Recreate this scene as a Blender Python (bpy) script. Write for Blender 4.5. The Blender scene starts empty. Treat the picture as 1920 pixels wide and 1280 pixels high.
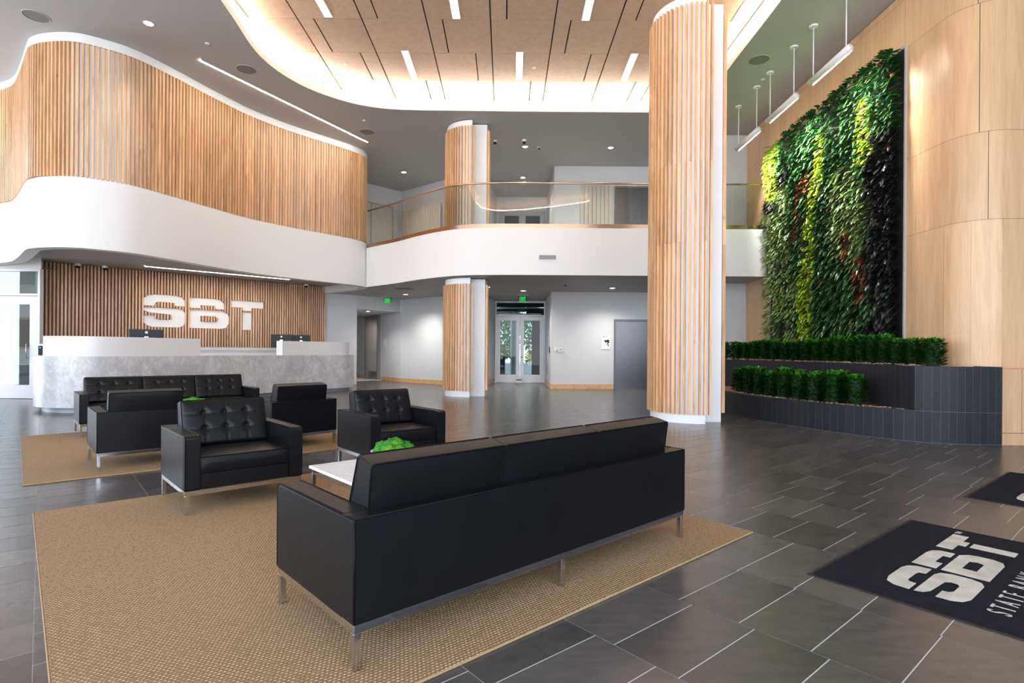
import bpy, bmesh, math, random
from mathutils import Vector, Matrix, noise
R = math.radians
PI = math.pi
random.seed(7)
SC = bpy.context.scene
COL = SC.collection

# ------------------------------------------------------------------ node materials
class NT:
    def __init__(s, name):
        s.m = bpy.data.materials.new(name); s.m.use_nodes = True
        s.t = s.m.node_tree; s.t.nodes.clear()
        s.out = s.t.nodes.new('ShaderNodeOutputMaterial')
    def n(s, typ, **kw):
        nd = s.t.nodes.new(typ)
        for k, v in kw.items():
            if k in nd.inputs.keys(): s.set(nd.inputs[k], v)
            else: setattr(nd, k, v)
        return nd
    def set(s, inp, v):
        if hasattr(v, 'is_output'): s.t.links.new(v, inp)
        else:
            if isinstance(v, (tuple, list)) and len(v) == 3 and inp.type == 'RGBA': v = (*v, 1)
            inp.default_value = v
    def math(s, op, a, b=0.0, c=None, clamp=False):
        nd = s.t.nodes.new('ShaderNodeMath'); nd.operation = op; nd.use_clamp = clamp
        s.set(nd.inputs[0], a); s.set(nd.inputs[1], b)
        if c is not None: s.set(nd.inputs[2], c)
        return nd.outputs[0]
    def mix(s, f, a, b, bt='MIX'):
        nd = s.t.nodes.new('ShaderNodeMix'); nd.data_type = 'RGBA'; nd.blend_type = bt
        s.set(nd.inputs[0], f); s.set(nd.inputs[6], a); s.set(nd.inputs[7], b)
        return nd.outputs[2]
    def ramp(s, f, stops):
        nd = s.t.nodes.new('ShaderNodeValToRGB'); s.set(nd.inputs[0], f)
        el = nd.color_ramp.elements
        while len(el) < len(stops): el.new(0.5)
        for e, (p, c) in zip(el, stops):
            e.position = p; e.color = (*c, 1) if len(c) == 3 else c
        return nd.outputs[0]
    def coord(s, which='Object', scale=(1, 1, 1), rot=(0, 0, 0), loc=(0, 0, 0)):
        tc = s.n('ShaderNodeTexCoord'); mp = s.n('ShaderNodeMapping')
        s.t.links.new(tc.outputs[which], mp.inputs[0])
        mp.inputs['Scale'].default_value = scale; mp.inputs['Rotation'].default_value = rot; mp.inputs['Location'].default_value = loc
        return mp.outputs[0]
    def noise(s, vec, scale=5, detail=4, rough=.5, dist=0):
        nd = s.n('ShaderNodeTexNoise'); s.t.links.new(vec, nd.inputs['Vector'])
        nd.inputs['Scale'].default_value = scale; nd.inputs['Detail'].default_value = detail
        nd.inputs['Roughness'].default_value = rough; nd.inputs['Distortion'].default_value = dist
        return nd.outputs[0]
    def bump(s, h, strength=.2, dist=.01):
        nd = s.n('ShaderNodeBump'); s.set(nd.inputs['Height'], h)
        nd.inputs['Strength'].default_value = strength; nd.inputs['Distance'].default_value = dist
        return nd.outputs[0]
    def bsdf(s, color, rough=.5, metal=0, normal=None, spec=.5, **kw):
        b = s.n('ShaderNodeBsdfPrincipled'); s.set(b.inputs['Base Color'], color); s.set(b.inputs['Roughness'], rough)
        s.set(b.inputs['Metallic'], metal); s.set(b.inputs['Specular IOR Level'], spec)
        if normal is not None: s.set(b.inputs['Normal'], normal)
        for k, v in kw.items(): s.set(b.inputs[k], v)
        s.t.links.new(b.outputs[0], s.out.inputs[0]); return s.m

def m_plain(name, col, rough=.5, metal=0, spec=.5, var=.04, scale=3, bump=0):
    t = NT(name); v = t.coord()
    nz = t.noise(v, scale, 3)
    c = t.mix(nz, tuple(x*(1-var) for x in col), tuple(min(1, x*(1+var)) for x in col))
    nrm = t.bump(t.noise(v, 220, 2), bump, .002) if bump else None
    return t.bsdf(c, rough, metal, nrm, spec)
def m_emit(name, col, st):
    t = NT(name); e = t.n('ShaderNodeEmission'); t.set(e.inputs[0], col); e.inputs[1].default_value = st
    t.t.links.new(e.outputs[0], t.out.inputs[0]); return t.m
def m_wood(name, ca, cb, cc, rough=.45, vary=.5, stretch=.12, piece=True, knots=.35):
    t = NT(name); v = t.coord('Object', (1, 1, stretch))
    n1 = t.noise(v, 9, 6, .6, .6); n2 = t.noise(t.coord('Object', (1, 1, stretch*.35)), 70, 4, .6)
    f = t.math('ADD', t.math('MULTIPLY', n1, .62), t.math('MULTIPLY', n2, .38))
    c = t.ramp(f, [(.3, ca), (.5, cb), (.68, cc)])
    if piece:
        at = t.n('ShaderNodeAttribute'); at.attribute_name = 'piece'
        k = t.math('MULTIPLY_ADD', at.outputs['Fac'], vary, 1-vary*.5)
        mm = t.n('ShaderNodeVectorMath', operation='SCALE'); t.t.links.new(c, mm.inputs[0]); t.t.links.new(k, mm.inputs[3])
        c = mm.outputs[0]
    kn = t.noise(t.coord('Object', (1, 1, .5), loc=(3, 1, 2)), 5.5, 2)
    c = t.mix(t.math('MULTIPLY', t.math('GREATER_THAN', kn, .72), knots), c, tuple(x*.45 for x in ca))
    return t.bsdf(c, rough, 0, t.bump(n2, .08, .003), .4)

M = {}
M['white'] = m_plain('wall_white_paint', (.74, .735, .73), .55, var=.015)
M['grey_paint'] = m_plain('wall_grey_paint', (.56, .575, .60), .55, var=.015)
M['ceil'] = m_plain('ceiling_grey_paint', (.42, .418, .415), .6, var=.015)
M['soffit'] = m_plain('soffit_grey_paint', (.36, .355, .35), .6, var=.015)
M['slat'] = m_wood('maple_slat', (.42, .21, .09), (.66, .39, .20), (.80, .54, .31), .42, .38)
M['slat_desk'] = m_wood('maple_slat_reddish', (.40, .21, .12), (.63, .39, .25), (.78, .54, .39), .45, .3)
M['panel'] = m_wood('maple_panel', (.50, .31, .16), (.60, .385, .215), (.68, .46, .275), .33, .16, .1, True, .0)
M['woodceil'] = m_wood('maple_ceiling', (.46, .31, .205), (.55, .39, .27), (.62, .45, .325), .4, .12, 1, True, 0)
M['backing'] = m_plain('slat_backing_felt', (.22, .13, .085), .8)
M['backing_white'] = m_plain('column_core_paint', (.80, .80, .81), .45, var=.01)
M['base_wood'] = m_wood('baseboard_wood', (.42, .24, .11), (.60, .36, .18), (.70, .46, .25), .4, .2, 1, False)
M['leather'] = (lambda t: t.bsdf(t.mix(t.noise(t.coord(), 6, 3), (.003, .0035, .005), (.006, .0065, .008)),
    t.math('MULTIPLY_ADD', t.noise(t.coord(), 14, 3), .1, .33), 0, t.bump(t.noise(t.coord(), 420, 2), .06, .001), .24))(NT('black_leather'))
M['piping'] = m_plain('leather_piping', (.003, .003, .004), .6, spec=.12)
M['chrome'] = m_plain('polished_chrome', (.62, .63, .65), .12, 1, var=.02)
M['steel'] = m_plain('brushed_steel', (.42, .42, .43), .28, 1, var=.05)
M['bronze'] = m_plain('bronze_handrail', (.55, .37, .26), .22, 1, var=.05)
M['dark'] = m_plain('dark_gap', (.015, .013, .012), .7)
M['black'] = m_plain('black_plastic', (.010, .011, .014), .4, spec=.25)
M['navy'] = m_plain('navy_plastic', (.02, .03, .08), .35)
M['plastic'] = m_plain('white_plastic', (.72, .72, .73), .4)
M['greymetal'] = m_plain('painted_grey_metal', (.45, .44, .44), .4)
M['alum'] = m_plain('light_aluminium_frame', (.60, .59, .60), .35, .2)
M['speaker'] = m_plain('speaker_grille', (.20, .195, .19), .7)
M['desk_white'] = m_plain('solid_surface_white', (.78, .77, .765), .3, var=.01)
M['toekick'] = m_plain('toe_kick_grey', (.30, .32, .35), .3)
M['grout'] = m_plain('floor_grout', (.60, .60, .62), .7)
M['bark'] = m_plain('tree_trunk_bark', (.09, .06, .04), .8)
M['mulch'] = (lambda t: t.bsdf(t.ramp(t.noise(t.coord(), 30, 5), [(.35, (.10, .055, .03)), (.5, (.34, .22, .14)), (.66, (.6, .45, .33))]), .8, 0, t.bump(t.noise(t.coord(), 45, 4), .8, .02)))(NT('wood_chip_mulch'))
M['led'] = m_emit('led_warm_white', (1, .93, .84), 9)
M['led_slot'] = m_emit('led_slot_strip', (1, .90, .80), 26)
M['led_soft'] = m_emit('led_diffuser', (1, .95, .88), 7)
M['led_cove'] = m_emit('led_cove_strip', (1, .78, .64), 18)
M['led_cool'] = m_emit('led_neutral', (1, .96, .93), 6)
M['exit_green'] = m_emit('exit_sign_green', (.01, 1, .10), .42)
M['blue_dot'] = m_emit('reader_blue_light', (.05, .12, 1), 2)

def glass(name, tint, ior=1.45, rough=.0, boost=1.0):
    t = NT(name); tr = t.n('ShaderNodeBsdfTransparent'); t.set(tr.inputs[0], tint)
    gl = t.n('ShaderNodeBsdfGlossy'); gl.inputs['Roughness'].default_value = rough
    fr = t.n('ShaderNodeFresnel'); fr.inputs[0].default_value = ior
    mx = t.n('ShaderNodeMixShader'); t.set(mx.inputs[0], t.math('MULTIPLY', fr.outputs[0], boost, clamp=True))
    t.t.links.new(tr.outputs[0], mx.inputs[1]); t.t.links.new(gl.outputs[0], mx.inputs[2])
    t.t.links.new(mx.outputs[0], t.out.inputs[0]); return t.m
M['glass'] = glass('balustrade_glass', (.86, .90, .87), 1.5, 0, 2.0)
M['glass_door'] = glass('door_glass', (.80, .86, .85), 1.5, 0, .7)
M['glass_tint'] = glass('tinted_door_glass', (.50, .56, .56), 1.5, 0, .5)
M['exit_panel'] = glass('exit_sign_acrylic', (.72, .8, .75), 1.45, .02)

def m_floor():
    t = NT('slate_floor_tile')
    at = t.n('ShaderNodeAttribute'); at.attribute_name = 'piece'
    n1 = t.noise(t.coord('Object'), 1.7, 5, .6, .5); n2 = t.noise(t.coord('Object', (1, 3, 1)), 6, 6, .65)
    f = t.math('ADD', t.math('MULTIPLY', n1, .5), t.math('MULTIPLY', n2, .5))
    c = t.ramp(f, [(.32, (.058, .052, .049)), (.5, (.086, .077, .070)), (.7, (.116, .101, .090))])
    k = t.math('MULTIPLY_ADD', at.outputs['Fac'], .5, .75)
    mm = t.n('ShaderNodeVectorMath', operation='SCALE'); t.t.links.new(c, mm.inputs[0]); t.t.links.new(k, mm.inputs[3])
    r = t.math('MULTIPLY_ADD', n2, .12, .18)
    return t.bsdf(mm.outputs[0], r, 0, t.bump(t.noise(t.coord(), 40, 3, .6), .03, .001), .5)
M['floor'] = m_floor()

def m_rug():
    t = NT('woven_sisal_rug')
    tc = t.n('ShaderNodeTexCoord'); sp = t.n('ShaderNodeSeparateXYZ'); t.t.links.new(tc.outputs['Object'], sp.inputs[0])
    wob = t.math('MULTIPLY_ADD', t.noise(t.coord(), 3, 2), .012, -.006)
    x = t.math('DIVIDE', t.math('ADD', sp.outputs[0], wob), .0185); y = t.math('DIVIDE', t.math('ADD', sp.outputs[1], wob), .0160)
    row = t.math('FLOOR', y)
    xo = t.math('MULTIPLY_ADD', t.math('MODULO', row, 2.0), .5, x)
    fx = t.math('SUBTRACT', t.math('FRACT', xo), .5); fy = t.math('SUBTRACT', t.math('FRACT', y), .5)
    d = t.math('SQRT', t.math('ADD', t.math('POWER', t.math('MULTIPLY', fx, 1.15), 2.0), t.math('POWER', t.math('MULTIPLY', fy, 1.5), 2.0)))
    wn = t.n('ShaderNodeTexWhiteNoise', noise_dimensions='2D')
    cb = t.n('ShaderNodeCombineXYZ'); t.set(cb.inputs[0], t.math('FLOOR', xo)); t.set(cb.inputs[1], row); t.t.links.new(cb.outputs[0], wn.inputs['Vector'])
    dot = t.math('MULTIPLY', t.math('LESS_THAN', d, .17), t.math('GREATER_THAN', wn.outputs[0], .3))
    gap = t.math('GREATER_THAN', d, .52)
    base = t.mix(t.noise(t.coord(), 60, 4), (.25, .155, .080), (.42, .285, .155))
    base = t.mix(t.math('MULTIPLY', gap, .45), base, (.10, .055, .025))
    c = t.mix(dot, base, (.86, .74, .55))
    h = t.math('SUBTRACT', 1.0, d)
    return t.bsdf(c, .85, 0, t.bump(h, .7, .006), .15)
M['rug'] = m_rug()
M['rug_edge'] = m_plain('rug_binding', (.33, .225, .12), .85, scale=60, var=.3)

def m_marble(name, lo, hi, vein):
    t = NT(name); v = t.coord('Object', (1, 1, 1), (.3, .5, .2))
    n = t.noise(v, 2.2, 9, .62, 1.1); n2 = t.noise(t.coord('Object', (1, 1, .6), (0, .9, .4)), 4.5, 10, .7, 2.2)
    c = t.ramp(n, [(.3, lo), (.62, hi)])
    vn = t.math('ABSOLUTE', t.math('SUBTRACT', n2, .5))
    vm = t.math('SUBTRACT', 1.0, t.math('MULTIPLY', vn, 14.0), clamp=True)
    sp = t.math('GREATER_THAN', t.noise(v, 30, 4, .6), .67)
    c = t.mix(t.math('MULTIPLY', vm, .38), c, vein)
    c = t.mix(t.math('MULTIPLY', sp, .35), c, vein)
    return t.bsdf(c, .22, 0, None, .5)
M['marble'] = m_marble('carrara_marble', (.46, .465, .475), (.68, .68, .69), (.27, .27, .29))
M['table_marble'] = m_marble('white_marble_top', (.72, .71, .71), (.84, .83, .83), (.55, .54, .54))

def m_planter():
    t = NT('charcoal_porcelain_tile')
    uv = t.n('ShaderNodeUVMap'); sp = t.n('ShaderNodeSeparateXYZ'); t.t.links.new(uv.outputs[0], sp.inputs[0])
    s = t.math('DIVIDE', sp.outputs[0], .125); fl = t.math('FLOOR', s); fr = t.math('FRACT', s)
    zz = t.math('DIVIDE', sp.outputs[1], .42); fz = t.math('FRACT', zz)
    ln = t.math('LESS_THAN', fr, .022)
    ln2 = t.math('MULTIPLY', t.math('LESS_THAN', fz, .010), t.math('LESS_THAN', zz, 1.5))
    wn = t.n('ShaderNodeTexWhiteNoise', noise_dimensions='2D'); cb = t.n('ShaderNodeCombineXYZ'); t.set(cb.inputs[0], fl); t.set(cb.inputs[1], t.math('MINIMUM', t.math('FLOOR', zz), 1.0)); t.t.links.new(cb.outputs[0], wn.inputs['Vector'])
    st = t.noise(t.coord('UV', (60, 1.2, 1)), 3, 3)
    c = t.mix(wn.outputs[0], (.005, .007, .011), (.012, .014, .019))
    c = t.mix(t.math('MULTIPLY', st, .3), c, (.06, .06, .065))
    c = t.mix(t.math('MULTIPLY', t.math('MAXIMUM', ln, ln2), .8), c, (.11, .125, .145))
    return t.bsdf(c, .5, 0, None, .25)
M['planter'] = m_planter()
M['planter_cap'] = m_plain('planter_cap_tile', (.05, .053, .058), .35, var=.1)

def m_leaf(name, a, b, rough=.32, spec=.5, trans=.0):
    t = NT(name); at = t.n('ShaderNodeAttribute'); at.attribute_name = 'piece'
    c = t.mix(at.outputs['Fac'], a, b)
    c = t.mix(t.math('MULTIPLY', t.noise(t.coord(), 25, 3), .3), c, tuple(x*.6 for x in a))
    t.bsdf(c, rough, 0, None, spec)
    if trans:
        p = t.out.inputs[0].links[0].from_node; tl = t.n('ShaderNodeBsdfTranslucent'); t.set(tl.inputs[0], b)
        mx = t.n('ShaderNodeMixShader'); mx.inputs[0].default_value = trans
        t.t.links.new(p.outputs[0], mx.inputs[1]); t.t.links.new(tl.outputs[0], mx.inputs[2]); t.t.links.new(mx.outputs[0], t.out.inputs[0])
    return t.m
M['leaf0'] = m_leaf('leaf_dark_green', (.014, .060, .018), (.08, .23, .065), .25, .7)
M['leaf1'] = m_leaf('leaf_lime', (.24, .44, .02), (.55, .72, .05), .4, .4, .15)
M['leaf2'] = m_leaf('leaf_variegated', (.09, .22, .04), (.42, .55, .20), .38, .4, .1)
M['leaf3'] = m_leaf('leaf_burgundy_black', (.012, .014, .014), (.075, .080, .080), .22, .7)
M['leaf4'] = m_leaf('leaf_rust', (.20, .045, .015), (.48, .17, .03), .45)
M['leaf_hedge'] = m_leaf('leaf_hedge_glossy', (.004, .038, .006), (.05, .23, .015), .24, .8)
M['leaf_tree'] = m_leaf('leaf_tree', (.03, .13, .02), (.10, .30, .06), .5)
M['moss'] = (lambda t: t.bsdf(t.ramp(t.noise(t.coord(), 9, 3), [(.36, (.008, .08, .003)), (.52, (.03, .26, .005)), (.70, (.22, .38, .02))]), .8, 0, t.bump(t.noise(t.coord(), 120, 4), 1, .01)))(NT('preserved_moss'))
def m_mat(name, col):
    t = NT(name); n = t.noise(t.coord(), 260, 3); n2 = t.noise(t.coord(), 9, 3)
    f = t.math('MULTIPLY_ADD', n2, .5, t.math('MULTIPLY', n, .5))
    return t.bsdf(t.ramp(f, [(.3, tuple(x*.7 for x in col)), (.7, tuple(min(1, x*1.35) for x in col))]), .95, 0, t.bump(n, .8, .004), .1)
M['mat_navy'] = m_mat('mat_navy_pile', (.012, .0125, .018))
M['mat_cream'] = m_mat('mat_cream_pile', (.52, .49, .43))
M['mat_rubber'] = m_plain('mat_rubber_edge', (.012, .012, .013), .6)

# ------------------------------------------------------------------ mesh builder
class MB:
    def __init__(s): s.v = []; s.f = []; s.mi = []; s.pc = []; s.uv = {}; s.sm = []
    def add(s, vs, fs, mat=0, piece=None, smooth=False, uvs=None):
        b = len(s.v); p = random.random() if piece is None else piece
        s.v += [tuple(x) for x in vs]
        for i, f in enumerate(fs):
            if uvs: s.uv[len(s.f)] = uvs[i]
            s.f.append(tuple(b+k for k in f)); s.mi.append(mat); s.pc.append(p); s.sm.append(smooth)
    def box(s, x0, x1, y0, y1, z0, z1, mat=0, piece=None, mtx=None):
        vs = [Vector(p) for p in ((x0,y0,z0),(x1,y0,z0),(x1,y1,z0),(x0,y1,z0),(x0,y0,z1),(x1,y0,z1),(x1,y1,z1),(x0,y1,z1))]
        if mtx is not None: vs = [mtx @ v for v in vs]
        s.add(vs, [(3,2,1,0),(4,5,6,7),(0,1,5,4),(1,2,6,5),(2,3,7,6),(3,0,4,7)], mat, piece)
    def obox(s, c, ax, hx, hy, z0, z1, mat=0, piece=None):   # oriented box, c centre xy, ax unit dir xy
        ax = Vector(ax).normalized(); ay = Vector((-ax[1], ax[0]))
        cs = [(c[0]+ax[0]*a*hx+ay[0]*b*hy, c[1]+ax[1]*a*hx+ay[1]*b*hy) for a, b in ((-1,-1),(1,-1),(1,1),(-1,1))]
        s.add([(x, y, z0) for x, y in cs]+[(x, y, z1) for x, y in cs], [(3,2,1,0),(4,5,6,7),(0,1,5,4),(1,2,6,5),(2,3,7,6),(3,0,4,7)], mat, piece)
    def tube(s, pts, r, seg=8, mat=0, closed=False, caps=True, piece=None):
        pts = [Vector(p) for p in pts]; n = len(pts); vs = []; fs = []
        up = Vector((0, 0, 1)); prev = None
        for i, p in enumerate(pts):
            if closed: d = pts[(i+1) % n]-pts[i-1]
            else: d = pts[min(i+1, n-1)]-pts[max(i-1, 0)]
            d.normalize()
            if prev is None:
                a = up if abs(d.z) < .9 else Vector((1, 0, 0)); x = d.cross(a).normalized()
            else: x = (prev-d*prev.dot(d)).normalized()
            prev = x; y = d.cross(x)
            for k in range(seg):
                t = 2*PI*k/seg; vs.append(p+(x*math.cos(t)+y*math.sin(t))*r)
        m = n if closed else n-1
        for i in range(m):
            for k in range(seg):
                a = i*seg+k; b = i*seg+(k+1) % seg; c = ((i+1) % n)*seg
                fs.append((a, b, c+(k+1) % seg, c+k))
        if caps and not closed: fs += [tuple(range(seg))[::-1], tuple((n-1)*seg+k for k in range(seg))]
        s.add(vs, fs, mat, piece, True)
    def lathe(s, prof, c=(0, 0), seg=24, mat=0, smooth=True, capb=True, capt=True):
        vs = [(c[0]+r*math.cos(2*PI*k/seg), c[1]+r*math.sin(2*PI*k/seg), z) for r, z in prof for k in range(seg)]
        fs = [(i*seg+k, i*seg+(k+1) % seg, (i+1)*seg+(k+1) % seg, (i+1)*seg+k) for i in range(len(prof)-1) for k in range(seg)]
        s.add(vs, fs, mat, None, smooth)
        if capb: s.add(vs[:seg], [tuple(range(seg))[::-1]], mat)
        if capt: s.add(vs[-seg:], [tuple(range(seg))], mat)
    def prism(s, poly, z0, z1, mat=0, mtx=None, piece=None):
        n = len(poly)
        vs = [Vector((x, y, z0)) for x, y in poly]+[Vector((x, y, z1)) for x, y in poly]
        if mtx is not None: vs = [mtx @ v for v in vs]
        s.add(vs, [tuple(range(n))[::-1], tuple(range(n, 2*n))]+[(i, (i+1) % n, n+(i+1) % n, n+i) for i in range(n)], mat, piece)
    def strip(s, path, z0, z1, mat=0, flip=False, u0=0, smooth=True):   # vertical ribbon along xy path with UVs in metres
        vs = []; fs = []; uvs = []; u = [u0]
        for i in range(1, len(path)): u.append(u[-1]+math.dist(path[i], path[i-1]))
        for x, y in path: vs += [(x, y, z0), (x, y, z1)]
        for i in range(len(path)-1):
            f = (2*i, 2*i+2, 2*i+3, 2*i+1); w = ((u[i], z0), (u[i+1], z0), (u[i+1], z1), (u[i], z1))
            if flip: f = f[::-1]; w = w[::-1]
            fs.append(f); uvs.append(w)
        s.add(vs, fs, mat, .5, smooth, uvs)
    def band(s, pa, pb, za, zb=None, mat=0, flip=False):       # horizontal ribbon between two xy paths
        zb = za if zb is None else zb; vs = []
        for a, b in zip(pa, pb): vs += [(a[0], a[1], za), (b[0], b[1], zb)]
        fs = [(2*i, 2*i+1, 2*i+3, 2*i+2) for i in range(len(pa)-1)]
        if flip: fs = [f[::-1] for f in fs]
        s.add(vs, fs, mat, .5)
    def build(s, name, mats, parent=None, bevel=0, seg=2, smooth=False, loc=None):
        me = bpy.data.meshes.new(name); me.from_pydata(s.v, [], s.f)
        mats = mats if isinstance(mats, (list, tuple)) else [mats]
        for m in mats: me.materials.append(M[m] if isinstance(m, str) else m)
        me.polygons.foreach_set('material_index', s.mi)
        me.polygons.foreach_set('use_smooth', [bool(smooth or x) for x in s.sm])
        at = me.attributes.new('piece', 'FLOAT', 'FACE'); at.data.foreach_set('value', s.pc)
        if s.uv:
            uvl = me.uv_layers.new(name='UVMap')
            for fi, uvs in s.uv.items():
                for li, uv in zip(me.polygons[fi].loop_indices, uvs): uvl.data[li].uv = uv
        me.update()
        o = bpy.data.objects.new(name, me); COL.objects.link(o)
        if parent: o.parent = parent
        if loc: o.location = loc
        if bevel:
            b = o.modifiers.new('bevel', 'BEVEL'); b.width = bevel; b.segments = seg; b.limit_method = 'ANGLE'; b.harden_normals = False
            me.polygons.foreach_set('use_smooth', [True]*len(me.polygons))
            wn = o.modifiers.new('wn', 'WEIGHTED_NORMAL'); wn.keep_sharp = False
        return o

def tag(o, label, cat, group=None, kind=None):
    o['label'] = label; o['category'] = cat
    if group: o['group'] = group
    if kind: o['kind'] = kind
    return o
def thing(name, label, cat, loc=(0, 0, 0), rz=0, group=None):
    o = bpy.data.objects.new(name, None); COL.objects.link(o); o.empty_display_size = .1
    o.location = loc; o.rotation_euler = (0, 0, rz); return tag(o, label, cat, group)
def struct(o): o['kind'] = 'structure'; return o
def kids(o): return [c for c in bpy.data.objects if c.parent == o]
def dup(root, loc, rz, label, group=None):
    r = root.copy(); COL.objects.link(r); r.location = loc; r.rotation_euler = (0, 0, rz); r['label'] = label
    if group: r['group'] = group
    for ch in kids(root):
        c = ch.copy(); COL.objects.link(c); c.parent = r
        for g in kids(ch):
            d = g.copy(); COL.objects.link(d); d.parent = c
    return r

def catmull(P, n=10, closed=False):
    out = []; L = len(P)
    for i in range(L if closed else L-1):
        g = lambda k: Vector(P[k % L]) if closed else Vector(P[min(max(k, 0), L-1)])
        p0, p1, p2, p3 = g(i-1), g(i), g(i+1), g(i+2)
        for k in range(n):
            t = k/n; out.append(.5*((2*p1)+(-p0+p2)*t+(2*p0-5*p1+4*p2-p3)*t*t+(-p0+3*p1-3*p2+p3)*t**3))
    if not closed: out.append(Vector(P[-1]))
    return out
def resample(P, step):
    P = [Vector(p) for p in P]; cum = [0]
    for i in range(1, len(P)): cum.append(cum[-1]+(P[i]-P[i-1]).length)
    n = max(2, int(round(cum[-1]/step))+1); out = []; j = 0
    for k in range(n):
        d = cum[-1]*k/(n-1)
        while j < len(P)-2 and cum[j+1] < d: j += 1
        t = (d-cum[j])/max(1e-9, cum[j+1]-cum[j]); out.append(P[j].lerp(P[j+1], min(1, max(0, t))))
    return out
def normals(P):
    out = []
    for i in range(len(P)):
        d = (P[min(i+1, len(P)-1)]-P[max(i-1, 0)]).normalized(); out.append(Vector((-d[1], d[0])))   # left of travel
    return out
def offset(P, d):
    N = normals(P); return [p+n*d for p, n in zip(P, N)]
def inpoly(x, y, poly):
    r = False; n = len(poly)
    for i in range(n):
        x1, y1 = poly[i]; x2, y2 = poly[(i+1) % n]
        if (y1 > y) != (y2 > y) and x < (x2-x1)*(y-y1)/(y2-y1)+x1: r = not r
    return r

ZS, ZD, ZC, ZW, ZB = 3.08, 3.29, 7.12, 7.52, 4.28

# ------------------------------------------------------------------ logo outlines (x right, y down), 1.25 x 0.355
LOGO = [
 [(.0,.125),(.006,.055),(.04,.015),(.11,.0),(.31,.0),(.365,.015),(.395,.05),(.402,.115),(.305,.115),(.295,.085),(.265,.08),(.145,.08),(.118,.09),(.11,.125)],
 [(.0,.145),(.33,.145),(.38,.16),(.405,.205),(.405,.29),(.385,.335),(.335,.355),(.09,.355),(.03,.335),(.003,.295),(0,.235),(.108,.235),(.115,.262),(.14,.275),(.24,.275),(.268,.262),(.272,.232),(.25,.212),(.06,.2),(.015,.18)],
 [(.44,.01),(.70,.01),(.765,.02),(.80,.055),(.805,.125),(.706,.125),(.706,.09),(.557,.09),(.557,.125),(.44,.125)],
 [(.44,.147),(.795,.147),(.845,.18),(.858,.22),(.858,.29),(.83,.34),(.775,.355),(.44,.355)],
 [(.878,.012),(1.25,.012),(1.25,.093),(1.112,.093),(1.112,.128),(1.010,.128),(1.010,.093),(.878,.093)],
 [(1.010,.148),(1.112,.148),(1.112,.358),(1.010,.358)],
]
HOLE = [(.557,.212),(.715,.212),(.735,.245),(.715,.278),(.557,.278)]
def in_logo(x, y): return any(inpoly(x, y, p) for p in LOGO) and not inpoly(x, y, HOLE)
def B_bottom_pieces():
    o = LOGO[3]   # split the holed letter into two simple polygons meeting above and below the hole
    l = [(.44,.147),(.64,.147),(.64,.212),(.557,.212),(.557,.278),(.64,.278),(.64,.355),(.44,.355)]
    r = [(.64,.147)]+o[1:7]+[(.64,.355),(.64,.278),(.715,.278),(.735,.245),(.715,.212),(.64,.212)]
    return [l, r]

# ------------------------------------------------------------------ camera
cam = bpy.data.cameras.new('camera'); co = bpy.data.objects.new('camera', cam); COL.objects.link(co)
co.location = (0, 0, 1.2)
co.rotation_mode = 'QUATERNION'
co.rotation_quaternion = (Matrix.Rotation(R(90), 4, 'X') @ Matrix.Rotation(.007, 4, 'Z')).to_quaternion()
cam.sensor_width = 36; cam.lens = 1051/1920*36; cam.shift_y = 17.2/1920; cam.clip_end = 200; cam.clip_start = .05
SC.camera = co

# ================================================================== FLOOR
def build_floor():
    th = R(50); B = Vector((math.sin(th), math.cos(th))); A = Vector((-math.cos(th), math.sin(th)))
    cuts = {1.80: .27, 2.374: .038, 2.942: .043, 3.643: .176, 4.19: .296, 4.757: .088, 5.26: .179, 5.772: .294}
    w = [.57, .70, .55, .57, .50, .51, .69, .56]
    edges = sorted(cuts); e = 5.772; k = 0
    while e < 27: e += w[(k+6) % 8]; k += 1; edges.append(e)
    e = 1.80; k = 0
    while e > -13: e -= w[-k % 8]; k += 1; edges.insert(0, e)
    mb = MB(); rnd = random.Random(3)
    for i in range(len(edges)-1):
        b0, b1 = edges[i]+.0012, edges[i+1]-.0012
        off = next((v for c, v in cuts.items() if abs(c-edges[i]) < .01), rnd.random()*.3035)
        k = int(-16/.3035)
        while k*.3035 < 20:
            a0 = k*.3035+off+.0024; a1 = a0+.3035-.0048; k += 1
            c = A*((a0+a1)/2)+B*((b0+b1)/2)
            if not (-16 < c.x < 10.5 and -5 < c.y < 26): continue
            vs = [A*a0+B*b0, A*a1+B*b0, A*a1+B*b1, A*a0+B*b1]
            mb.add([(v.x, v.y, 0) for v in vs], [(3, 2, 1, 0)], 0, rnd.random())
    mb.add([(-16, -5, -.0015), (10.5, -5, -.0015), (10.5, 26, -.0015), (-16, 26, -.0015)], [(0, 1, 2, 3)], 1, .5)
    mb.add([(-16, -5, -.2), (10.5, -5, -.2), (10.5, 26, -.2), (-16, 26, -.2)], [(3, 2, 1, 0)], 1, .5)
    o = mb.build('floor', ['floor', 'grout'])
    return struct(o)
build_floor()

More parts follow.
